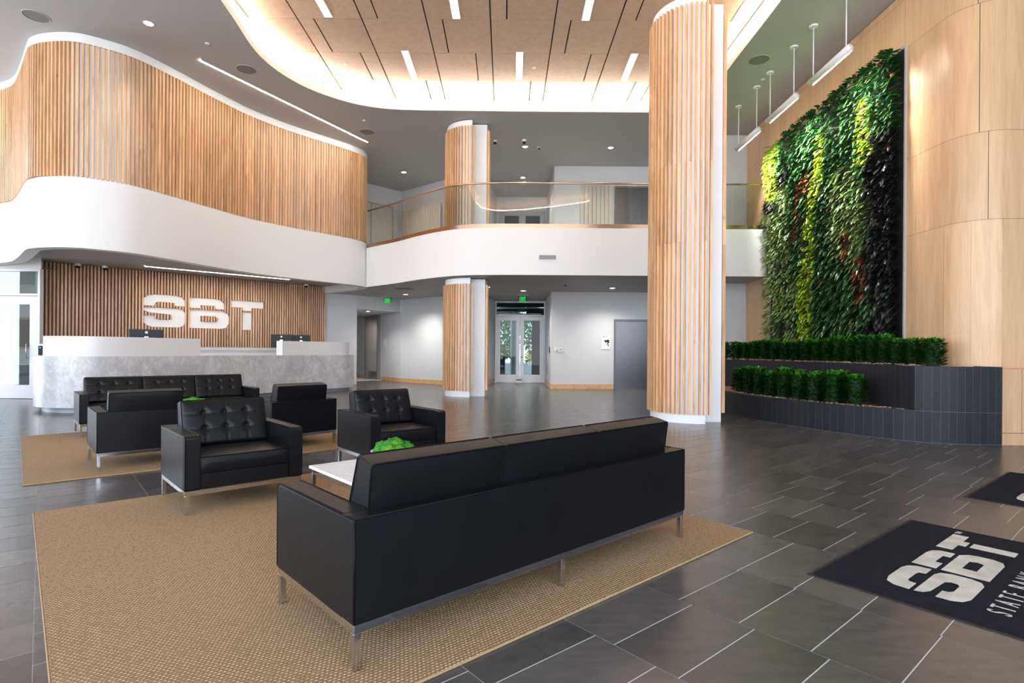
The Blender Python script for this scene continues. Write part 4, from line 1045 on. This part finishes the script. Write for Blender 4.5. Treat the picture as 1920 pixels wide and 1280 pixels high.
# ================================================================== SEATING
def rbox(mb, x0, x1, y0, y1, z0, z1, mat=0): mb.box(x0, x1, y0, y1, z0, z1, mat)
def piping_loop(mb, pts, r=.0042, mat=1): mb.tube(pts, r, 6, mat, closed=True)
def rrect(a0, a1, b0, b1, r, n=4):
    out = []
    for cx, cy, s in ((a1-r, b1-r, 0), (a0+r, b1-r, 90), (a0+r, b0+r, 180), (a1-r, b0+r, 270)):
        for k in range(n+1): a = R(s+90*k/n); out.append((cx+r*math.cos(a), cy+r*math.sin(a)))
    return out
def back_cushion(t, x0, x1):
    """wedge cushion with tufted front (front faces +y)."""
    w = x1-x0; nx, nz = 66, 42; zb, zt = .42, .762
    bx = [x0+w*f for f in (.25, .5, .75)]; bz = [.36, .70]
    def y_front(f): return .305-.125*f
    def y_back(f): return .105-.045*f
    mb = MB(); vs = []; H = .345
    for j in range(nz+1):
        f = j/nz
        for i in range(nx+1):
            g = i/nx; x = x0+w*g; z = zb+H*f
            e = min(g, 1-g)*w; ez = min(f, 1-f)*H
            puff = .018*(1-math.exp(-e/.03))*(1-math.exp(-ez/.03))
            y = y_front(f)+puff
            for b in bx: y -= .0028*math.exp(-((x-b)/.007)**2)
            for b in bz: y -= .0028*math.exp(-((z-zb-b*H)/.007)**2)
            for b in bx:
                for c in bz:
                    d2 = (x-b)**2+(z-zb-c*H)**2; y -= .018*math.exp(-d2/.0007)
            rr = .012; edge = min(e, ez)
            if edge < rr: y -= rr-math.sqrt(max(0, rr*rr-(rr-edge)**2))
            vs.append((x, y, z))
    fs = [(j*(nx+1)+i+1, j*(nx+1)+i, (j+1)*(nx+1)+i, (j+1)*(nx+1)+i+1) for j in range(nz) for i in range(nx)]
    mb.add(vs, fs, 0, .5, True)
    # the sides, top, bottom and softly crowned back
    n2 = 12; bk = []
    for j in range(n2+1):
        f = j/n2
        for i in range(n2+1):
            g = i/n2; e = min(g, 1-g)*w; ez = min(f, 1-f)*H
            z = zb+(H-.024)*f; bk.append((x0+w*g, y_back(f)-.012*(1-math.exp(-e/.05))*(1-math.exp(-ez/.05)), z))
    fs = [(j*(n2+1)+i, j*(n2+1)+i+1, (j+1)*(n2+1)+i+1, (j+1)*(n2+1)+i) for j in range(n2) for i in range(n2)]
    mb.add(bk, fs, 0, .5, True)
    def side(x, flip):
        a = [(x, y_back(j/n2), zb+(H-.024)*j/n2) for j in range(n2+1)]; b = [(x, y_front(j/n2)-.012, zb+H*j/n2) for j in range(n2+1)]
        vs = a+b; fs = [(j, j+n2+1, j+n2+2, j+1) for j in range(n2)]
        if flip: fs = [f[::-1] for f in fs]
        mb.add(vs, fs, 0, .5, False)
    side(x0, True); side(x1, False)
    vs = []; fs = []
    for i in range(n2+1):
        g = i/n2; x = x0+w*g; cr = .006*math.sin(PI*g)
        vs += [(x, y_back(1), zb+H-.024), (x, (y_back(1)+y_front(1))/2, zb+H-.008+cr), (x, y_front(1)-.012, zb+H)]
    for i in range(n2):
        a = 3*i; fs += [(a, a+3, a+4, a+1), (a+1, a+4, a+5, a+2)]
    mb.add(vs, fs, 0, .5, True)
    mb.add([(x0, y_back(0), zb), (x1, y_back(0), zb), (x1, y_front(0)-.012, zb), (x0, y_front(0)-.012, zb)], [(3, 2, 1, 0)], 0)
    fr = [(x0, y_front(0)-.012, zb), (x1, y_front(0)-.012, zb), (x1, y_front(1)-.012, zb+H), (x0, y_front(1)-.012, zb+H)]
    piping_loop(mb, densify(fr)); bkp = [(x0, y_back(0), zb), (x1, y_back(0), zb), (x1, y_back(1), zb+H-.024), (x0, y_back(1), zb+H-.024)]
    piping_loop(mb, densify(bkp))
    c = mb.build('back_cushion', ['leather', 'piping'], t)
    for b in bx:
        for q in bz:
            m = MB(); f = q; m.lathe([(.0135, 0), (.0125, .004), (.007, .0075), (.001, .0085)], seg=10, capb=False, capt=False)
            o = m.build('button', 'leather', c, loc=(b, y_front(f)+.018-.024, zb+q*H)); o.rotation_euler = (R(-90-8), 0, 0)
    return c
def densify(P, n=6):
    out = []; P = [Vector(p) for p in P]
    for i in range(len(P)):
        a, b = P[i], P[(i+1) % len(P)]; c = (b-a).length; r = min(.012/c, .3)
        for k in range(n+1): out.append(a.lerp(b, r+(1-2*r)*k/n))
    return out
def seat_cushion(t, x0, x1, D):
    nx, ny = 24, 20; y0, y1 = .27, D-.012; w = x1-x0; dd = y1-y0; vs = []; mb = MB(); z0, z1 = .285, .40
    for j in range(ny+1):
        for i in range(nx+1):
            g, f = i/nx, j/ny; e = min(g, 1-g)*w; ey = min(f, 1-f)*dd
            z = z1+.030*(1-math.exp(-e/.09))*(1-math.exp(-ey/.09))
            for b in (.25, .5, .75): z -= .003*math.exp(-((g-b)*w/.006)**2)
            vs.append((x0+w*g, y0+dd*f, z))
    fs = [(j*(nx+1)+i, j*(nx+1)+i+1, (j+1)*(nx+1)+i+1, (j+1)*(nx+1)+i) for j in range(ny) for i in range(nx)]
    mb.add(vs, fs, 0, .5, True)
    n = 10; ff = []
    for j in range(n+1):
        for i in range(nx+1):
            g, f = i/nx, j/n; bulge = .012*math.sin(PI*f)*(1-math.exp(-min(g, 1-g)*w/.03)); ff.append((x0+w*g, y1+bulge, z0+(z1-z0)*f))
    mb.add(ff, [(j*(nx+1)+i+1, j*(nx+1)+i, (j+1)*(nx+1)+i, (j+1)*(nx+1)+i+1) for j in range(n) for i in range(nx)], 0, .5, True)
    mb.add([(x0, y0, z0), (x0, y1, z0), (x0, y1, z1), (x0, y0, z1)], [(0, 3, 2, 1)]); mb.add([(x1, y0, z0), (x1, y1, z0), (x1, y1, z1), (x1, y0, z1)], [(0, 1, 2, 3)])
    mb.add([(x0, y0, z0), (x1, y0, z0), (x1, y1, z0), (x0, y1, z0)], [(3, 2, 1, 0)])
    piping_loop(mb, densify([(x0, y0, z1), (x1, y0, z1), (x1, y1, z1), (x0, y1, z1)], 8)); piping_loop(mb, densify([(x0, y0, z0+.003), (x1, y0, z0+.003), (x1, y1, z0+.003), (x0, y1, z0+.003)], 8))
    return mb.build('seat_cushion', ['leather', 'piping'], t)
def make_seat(name, label, cat, W, D, ncush):
    """local origin at the footprint centre, front towards +y."""
    t = thing(name, label, cat); hold = []
    aw_, bt = .10, .10; zb, za = .168, .563
    x0, y0 = 0, 0
    def arm(xa, xb, outer):
        mb = MB(); prof = []          # side outline in (y,z) with rounded front top/bottom corners
        prof = [(bt, zb), (bt, za)]
        r = .028
        prof += [(D-r+r*math.sin(R(a)), za-r+r*math.cos(R(a))) for a in range(0, 91, 18)]
        prof += [(D-r*.7+r*.7*math.cos(R(a)), zb+r*.7-r*.7*math.sin(R(a))) for a in range(0, 91, 18)]
        n = len(prof); vs = [(xa, y, z) for y, z in prof]+[(xb, y, z) for y, z in prof]
        mb.add(vs, [tuple(range(n)), tuple(range(2*n-1, n-1, -1))]+[(i, n+i, n+(i+1) % n, (i+1) % n) for i in range(n)], 0, .5)
        xs_ = (-.002, .004) if outer == 0 else (W-.004, W+.002)
        mb.box(xs_[0], xs_[1], .006, D-.034, zb+.008, za-.007)
        o = mb.build('arm', ['leather', 'piping'], t, bevel=.006, seg=3)
        for xx in (xa, xb):
            m = MB(); piping = [(xx, y, z) for y, z in prof[1:-3]]; m.tube([(xx+(.002 if xx == xa else -.002), y, z) for _, y, z in piping], .0042, 6, 0); m.build('piping', 'piping', o)
        return o
    arm(0, aw_, 0); arm(W-aw_, W, 1)
    mb = MB(); mb.box(0, W, 0, bt, zb, za); b = mb.build('backrest', 'leather', t, bevel=.006, seg=3)
    m = MB(); m.tube([(.004, .002, za-.002), (W-.004, .002, za-.002)], .004, 6); m.tube([(.002, 0, zb+.01), (.002, 0, za-.004)], .0036, 6); m.tube([(W-.002, 0, zb+.01), (W-.002, 0, za-.004)], .0036, 6); m.tube([(.002, .004, za-.002), (.002, bt, za-.002)], .0042, 6); m.tube([(W-.002, .004, za-.002), (W-.002, bt, za-.002)], .0042, 6); m.build('piping', 'piping', b)
    mb = MB(); mb.box(aw_+.001, W-aw_-.001, bt+.001, D-.016, zb, .282); mb.build('seat_base', 'leather', t, bevel=.008, seg=3)
    cw = (W-2*aw_)/ncush
    for k in range(ncush):
        a, b_ = aw_+cw*k+.0015, aw_+cw*(k+1)-.0015
        seat_cushion(t, a, b_, D); back_cushion(t, a, b_)
    g = .028; mb = MB()
    for y in (.004, D-.004-.014): mb.box(.004, W-.004, y, y+.014, zb-.032, zb)
    for x in (.004, W-.004-.014): mb.box(x, x+.014, .018, D-.018, zb-.032, zb)
    mb.build('frame_rail', 'chrome', t, bevel=.0015)
    lx = [(.004, .004), (W-.032, .004), (.004, D-.032), (W-.032, D-.032)]
    if W > 1.5: lx += [(W/2-.014, .004), (W/2-.014, D-.032)]
    for x, y in lx: mb = MB(); mb.box(x, x+g, y, y+g, 0, zb-.032); mb.build('leg', 'chrome', t, bevel=.0015)
    for ch in kids(t):
        if ch.type == 'MESH':
            ch.data.transform(Matrix.Translation((-W/2, -D/2, 0)))
            for gch in kids(ch):
                if gch.name.startswith('button'): gch.location.x -= W/2; gch.location.y -= D/2
                else: gch.data.transform(Matrix.Translation((-W/2, -D/2, 0)))
    return t
def place(o, corner, W, D, ang, away, z=.0125):
    """corner = camera-left near corner of the footprint, ang = heading of the long side from +Y."""
    a = R(90-ang); w = Vector((math.cos(a), math.sin(a))); d = Vector((-math.sin(a), math.cos(a)))
    c = Vector(corner)+w*W/2+d*D/2; return (c.x, c.y, z), (a if away else a+PI)
SW, SD, CW, CD = 2.285, .77, .84, .785
sofa = make_seat('leather_sofa', 'black leather three-seat sofa seen from behind in the foreground', 'sofa', SW, SD, 3)
l, r = place(sofa, (-.575, 2.058), SW, SD, 47.6, True); sofa.location = l; sofa.rotation_euler = (0, 0, r); sofa['group'] = 'black leather seating'
l, r = place(sofa, (-5.72, 7.42), SW, SD, 47.6, False); dup(sofa, l, r, 'black tufted three-seat sofa facing the camera in front of the reception desk', 'black leather seating')
ch = make_seat('leather_armchair', 'black tufted leather armchair in the middle of the seating group, facing the camera', 'armchair', CW, CD, 1)
l, r = place(ch, (-2.31, 3.965), CW, CD, 47.6, False); ch.location = l; ch.rotation_euler = (0, 0, r); ch['group'] = 'black leather seating'
l, r = place(ch, (-1.34, 5.33), CW+.02, CD+.02, 50, False, 0.0); dup(ch, l, r, 'black tufted armchair facing the camera just behind the moss bowl', 'black leather seating')
l, r = place(ch, (-3.98, 5.38), CW, CD, 47.6, True, 0.0125); dup(ch, l, r, 'black armchair seen from behind at the left edge of the seating, on the far rug', 'black leather seating')
l, r = place(ch, (-2.78, 6.50), CW, CD, 41, True, 0.0125); dup(ch, l, r, 'black armchair seen from behind between the two tufted armchairs, on the far rug', 'black leather seating')

def coffee_table(w0, w1, d0, d1, lab):
    c = WV*((w0+w1)/2)+DV*((d0+d1)/2); t = thing('coffee_table', lab, 'coffee table', (c.x, c.y, .0125), aw, 'marble topped coffee tables')
    a, b = (w1-w0)/2, (d1-d0)/2
    mb = MB(); mb.box(-a, a, -b, b, .375, .395); mb.build('marble_top', 'table_marble', t, bevel=.004)
    mb = MB(); e = .012
    for y in (-b+e, b-e-.022): mb.box(-a+e, a-e, y, y+.022, .343, .374)
    for x in (-a+e, a-e-.022): mb.box(x, x+.022, -b+e+.022, b-e-.022, .343, .374)
    mb.build('frame_rail', 'chrome', t, bevel=.0015)
    for x in (-a+e, a-e-.024):
        for y in (-b+e, b-e-.024): mb = MB(); mb.box(x, x+.024, y, y+.024, 0, .343); mb.build('leg', 'chrome', t, bevel=.0015)
coffee_table(1.50, 2.62, 3.03, 3.78, 'white marble topped coffee table behind the near sofa')
coffee_table(1.2, 2.32, 7.72, 8.47, 'white marble topped coffee table hidden between the far chairs and sofa')
def bowl(x, y, lab, seed):
    t = thing('moss_bowl', lab, 'bowl', (x, y, .4075), 0, 'bowls of green moss')
    mb = MB(); mb.lathe([(.06, .0), (.10, .012), (.14, .045), (.158, .085), (.150, .085), (.13, .05), (.08, .03)], seg=32, capt=False); mb.build('bowl', 'desk_white', t)
    r = random.Random(seed); pos = [(0, 0, .105, .085)]+[(.085*math.cos(a), .085*math.sin(a), .092+r.uniform(-.01, .012), r.uniform(.05, .066)) for a in [k*PI/3.5 for k in range(7)]]
    for x_, y_, z_, s in pos:
        bm = bmesh.new(); bmesh.ops.create_icosphere(bm, subdivisions=5, radius=s)
        for v in bm.verts:
            n = v.co.normalized(); v.co += n*(noise.noise(v.co*38+Vector((x_*9, y_*9, seed)))*.014+noise.noise(v.co*120)*.008+noise.noise(v.co*260)*.004); v.co.z *= .8
        me = bpy.data.meshes.new('moss_clump'); bm.to_mesh(me); bm.free(); me.materials.append(M['moss'])
        for p in me.polygons: p.use_smooth = True
        o = bpy.data.objects.new('moss_clump', me); COL.objects.link(o); o.parent = t; o.location = (x_, y_, z_)
bowl(-.83, 3.95, 'white bowl of bright green moss on the near coffee table', 1)
bowl(-4.07, 7.17, 'bowl of green moss just showing over the middle armchair', 5)

# ================================================================== SMALL WALL ITEMS
t = thing('card_reader', 'black card reader with a blue light left of the reception desk', 'card reader', (-10.93, 13.05, .98))
mb = MB(); mb.box(-.09, .11, -.05, -.0, 0, .30); mb.build('mounting_box', 'plastic', t, bevel=.01)
mb = MB(); mb.box(-.045, .045, -.075, -.05, .04, .26); mb.build('reader_body', 'black', t, bevel=.02, seg=4)
mb = MB(); mb.box(-.012, .022, -.078, -.0755, .20, .225); mb.build('indicator', 'blue_dot', t)
t = thing('evacuation_plan_sign', 'small framed wall sign with a black diagram left of the elevator', 'wall sign', (2.98, 17.84, 1.27))
mb = MB(); mb.box(-.14, .14, -.012, 0, 0, .46); mb.build('plate', 'plastic', t)
mb = MB(); mb.prism([(-.06, .27), (-.02, .30), (.02, .27), (.02, .30), (.11, .30), (.11, .20), (.06, .17), (.05, .22), (0, .2), (-.03, .24)], .012, .014, 0, Matrix.Rotation(R(90), 4, 'X')); mb.prism([(.02, .16), (.06, .14), (.08, .08), (.1, .1), (.08, .16), (.04, .18)], .012, .014, 0, Matrix.Rotation(R(90), 4, 'X')); mb.box(-.11, .06, -.014, -.012, .40, .41); mb.box(-.11, -.04, -.014, -.012, .37, .38); mb.build('diagram', 'black', t)
t = thing('thermostat', 'white wall thermostat right of the exit doors', 'thermostat', (1.53, 17.84, 1.18)); mb = MB(); mb.box(-.055, .055, -.03, 0, 0, .12); mb.build('body', 'plastic', t, bevel=.008); mb = MB(); mb.box(-.025, .025, -.032, -.03, .05, .09); mb.build('display', 'speaker', t)
t = thing('light_switch', 'white light switch plate beside the thermostat', 'light switch', (1.38, 17.84, 1.2)); mb = MB(); mb.box(-.04, .04, -.008, 0, 0, .12); mb.build('plate', 'plastic', t, bevel=.003); mb = MB(); mb.box(-.016, .016, -.013, -.008, .03, .09); mb.build('rocker', 'desk_white', t)
t = thing('access_keypad', 'narrow black access keypad on the side wall by the exit doors', 'keypad', (1.235, 18.3, 1.14)); mb = MB(); mb.box(-.02, 0, -.06, .06, 0, .2); mb.build('body', 'black', t, bevel=.006)
t = thing('grab_bar', 'thin vertical steel bar on the side wall beside the exit doors', 'bar', (1.235, 18.7, .45)); mb = MB(); mb.tube([(0, 0, 0), (-.05, 0, 0), (-.05, 0, .75), (0, 0, .75)], .012); mb.build('bar', 'steel', t)
t = thing('wall_outlet', 'white electrical outlet low on the wall left of the lower column', 'outlet', (-3.0, 19.98, .42), R(-40)); mb = MB(); mb.box(-.045, .045, -.012, 0, 0, .13); mb.build('plate', 'plastic', t, bevel=.003); mb = MB(); mb.box(-.02, .02, -.015, -.012, .02, .055); mb.box(-.02, .02, -.015, -.012, .075, .11); mb.build('sockets', 'greymetal', t)
t = thing('room_sign', 'narrow white room sign right of the corridor door', 'wall sign', (-4.98, 21.98, 1.28), R(-51)); mb = MB(); mb.box(-.14, .14, -.012, 0, 0, .34); mb.build('plate', 'plastic', t, bevel=.003); mb = MB(); mb.box(-.10, .08, -.014, -.012, .05, .08); mb.build('text_strip', 'greymetal', t)
t = thing('door_stop_box', 'small white box holding the exit doors at floor level', 'box', (.27, 20.9, 0)); mb = MB(); mb.box(-.12, .12, -.09, .05, .0, .10); mb.box(-.11, .11, -.09, .05, .13, .26); mb.build('casing', 'plastic', t, bevel=.015); mb = MB(); mb.box(-.10, .10, -.08, .04, .1, .13); mb.build('band', 'black', t)
t = thing('door_intercom', 'small grey access control panel upstairs on the ribbed wall', 'control panel', (-3.55, 20.2, ZB+.85), R(-40)); mb = MB(); mb.box(-.12, .12, -.03, 0, 0, .26); mb.build('plate', 'plastic', t); mb = MB(); mb.box(-.22, -.15, -.04, 0, -.02, .24); mb.build('reader', 'black', t)

# ================================================================== OUTSIDE THE EXIT DOORS
mb = MB(); mb.add([(-9, 21.3, -.01), (12, 21.3, -.01), (14, 60, -.01), (-11, 60, -.01)], [(0, 1, 2, 3)]); o = mb.build('ground_outside', m_plain('pale_concrete_paving', (.50, .50, .49), .7)); struct(o)
mb = MB(); mb.add([(-9, 31, .02), (12, 31, .02), (12, 33.5, .02), (-9, 33.5, .02)], [(0, 1, 2, 3)]); o = mb.build('lawn_outside', m_plain('grass_green', (.06, .20, .04), .9, var=.3, scale=30)); o['kind'] = 'stuff'; o['label'] = 'strip of green lawn outside beyond the exit doors'; o['category'] = 'lawn'
t = thing('red_kerb', 'red painted kerb outside beyond the exit doors', 'kerb', (0, 30.6, 0)); mb = MB(); mb.box(-6, 9, -.08, .08, -.01, .14); mb.build('kerb_stone', m_plain('red_kerb_paint', (.35, .04, .04), .6), t)
t = thing('concrete_pillar', 'pale concrete pillar outside seen through the left exit door', 'pillar', (.10, 24.2, 0)); t['kind'] = 'thing'; mb = MB(); mb.lathe([(.17, 0), (.17, 4.2)], seg=24); mb.build('shaft', m_plain('pale_concrete', (.62, .65, .66), .6), t)
t = thing('dark_outside_wall', 'dark panel outside seen through the right exit door', 'panel', (1.12, 22.6, 0)); mb = MB(); mb.box(-.32, .32, 0, .2, 0, 3.4); mb.build('panel', m_plain('charcoal_cladding', (.012, .017, .019), .7, spec=.1), t)
t = thing('litter_bin', 'dark blue outdoor bin seen through the left exit door', 'bin', (-.50, 23.1, 0)); mb = MB(); mb.box(-.28, .22, -.2, .25, .18, 1.02); mb.build('body', 'navy', t, bevel=.02); mb = MB(); mb.box(-.28, .22, -.2, .25, .02, .18); mb.build('base', m_plain('maroon_base', (.12, .01, .02), .5), t)
m = MB(); mt = Matrix(((-.28, 0, 0, .14), (0, 0, -1, -.2), (0, -.28, 0, .62), (0, 0, 0, 1)))
for p in LOGO[0:3]+B_bottom_pieces()+LOGO[4:6]: m.prism(p, .001, .004, 0, mt, .5)
m.build('lettering', 'greymetal', t)
t = thing('low_site_wall', 'low white wall outside behind the exit doors', 'wall', (0, 28.5, 0)); t['kind'] = 'thing'; mb = MB(); mb.box(-5, 7, -.1, .1, 0, .55); mb.build('coping', m_plain('bright_render', (.8, .8, .8), .6), t)
def tree(x, y, h, lab, seed):
    t = thing('garden_tree', lab, 'tree', (x, y, 0), 0, 'trees outside'); r = random.Random(seed)
    mb = MB(); mb.tube([(0, 0, 0), (.05, .02, h*.3), (0, 0, h*.7)], .13, 8); mb.build('trunk', 'bark', t)
    mb = MB()
    for k in range(3200):
        a = r.uniform(0, 2*PI); zz = r.uniform(-1, 1); q = math.sqrt(1-zz*zz)*r.uniform(.55, 1); p = Vector((math.cos(a)*q*h*.36, math.sin(a)*q*h*.36, h*.52+zz*h*.46))
        leaf(mb, p, Vector((r.uniform(-1, 1), r.uniform(-1, 1), r.uniform(-1, .4))), Vector((0, 0, 1)), r.uniform(.2, .38), .16, .2, 0, r.random())
    mb.build('crown', 'leaf_tree', t)
tree(-1.6, 36, 6.2, 'leafy green tree outside left of the pale pillar', 3); tree(2.6, 42, 6.6, 'leafy green tree outside behind the right exit door', 4); tree(-6.2, 46, 7.5, 'leafy green tree outside mostly hidden by the door frame', 6)
tree(-1.2, 47, 8.2, 'tallest leafy green tree outside, far behind the left exit door', 8); tree(4.9, 50, 8.0, 'tall leafy tree outside, far behind the right exit door', 9)
for x, s in ((-1.35, 'at the left door pane'), (-.7, 'beside the pale pillar'), (.95, 'behind the right exit door')):
    t = thing('yellow_flower_clump', 'clump of yellow flowers outside '+s, 'flowers', (x, 29.4, 0)); r = random.Random(int(x*10)+40); mb = MB(); m2 = MB()
    for k in range(160): leaf(mb, Vector((r.uniform(-.25, .25), r.uniform(-.2, .2), r.uniform(.6, 1.0))), Vector((r.uniform(-1, 1), -.5, r.uniform(0, 1))), Vector((0, 0, 1)), .13, .1, .1)
    for k in range(80): leaf(m2, Vector((r.uniform(-.25, .25), r.uniform(-.2, .2), r.uniform(.0, .7))), Vector((r.uniform(-1, 1), -.5, r.uniform(0, 1))), Vector((0, 0, 1)), .2, .06, .1)
    mb.build('blossoms', m_leaf('yellow_petal_%d' % int(x*100+500), (.7, .5, .01), (.9, .75, .05), .6), t); m2.build('leaves', 'leaf_tree', t)
t = thing('silver_duct', 'shiny insulated duct above the exit doors, behind the transom glass', 'duct', (.3, 22.2, 2.72)); mb = MB(); mb.tube([(-1.3, 0, 0), (-.3, .05, .02), (.25, .05, -.02)], .11, 14); mb.tube([(-1.2, .3, .2), (.2, .25, .22), (1.2, .2, .2)], .06, 10); mb.build('duct', 'chrome', t)
mb = MB(); mb.box(-1.2, 1.8, 22.9, 23.0, 2.5, 3.4); mb.box(-1.2, 1.8, 21.2, 23, 3.35, 3.4); struct(mb.build('ceiling_outside', 'dark'))

# ================================================================== LIGHT
def spot(name, loc, target, e, size=60, blend=.8, col=(1, .93, .84), soft=.08):
    l = bpy.data.lights.new(name, 'SPOT'); l.energy = e; l.spot_size = R(size); l.spot_blend = blend; l.color = col; l.shadow_soft_size = soft
    o = bpy.data.objects.new(name, l); COL.objects.link(o); o.location = loc; o.rotation_euler = (Vector(target)-Vector(loc)).to_track_quat('-Z', 'Y').to_euler(); return o
spot('wall_wash', (-2.9, 18.6, ZS-.06), (-3.15, 20.0, 1.4), 36, 60, 1, (1, .95, .88))
spot('corridor_wash', (-5.7, 21.6, 2.5), (-6.0, 23.0, 1.3), 24, 80, 1, (1, .85, .66))
spot('right_wall_beam', (5.35, 9.0, 6.0), (6.4, 8.55, 5.60), 6, 30, .35, (1, .97, .94))

w = bpy.data.worlds.new('daylight'); SC.world = w; w.use_nodes = True; nt = w.node_tree; nt.nodes.clear()
out = nt.nodes.new('ShaderNodeOutputWorld'); bg = nt.nodes.new('ShaderNodeBackground'); tc = nt.nodes.new('ShaderNodeTexCoord'); sx_ = nt.nodes.new('ShaderNodeSeparateXYZ'); rp = nt.nodes.new('ShaderNodeValToRGB')
nt.links.new(tc.outputs['Generated'], sx_.inputs[0]); nt.links.new(sx_.outputs[2], rp.inputs[0]); nt.links.new(rp.outputs[0], bg.inputs[0]); nt.links.new(bg.outputs[0], out.inputs[0])
e = rp.color_ramp.elements; e[0].position = .0; e[0].color = (.92, .95, 1.0, 1); e[1].position = .5; e[1].color = (.72, .83, 1.0, 1)
x = e.new(.03); x.color = (.84, .90, 1.0, 1)
bg.inputs[1].default_value = 2.5

SC.view_settings.view_transform = 'Standard'; SC.view_settings.look = 'None'; SC.view_settings.gamma = 1; SC.view_settings.exposure = 1.34
SC.cycles.max_bounces = 8; SC.cycles.diffuse_bounces = 4; SC.cycles.glossy_bounces = 4; SC.cycles.transparent_max_bounces = 12
SC.cycles.sample_clamp_indirect = 6; SC.cycles.caustics_reflective = False; SC.cycles.caustics_refractive = False
SC.cycles.use_denoising = True
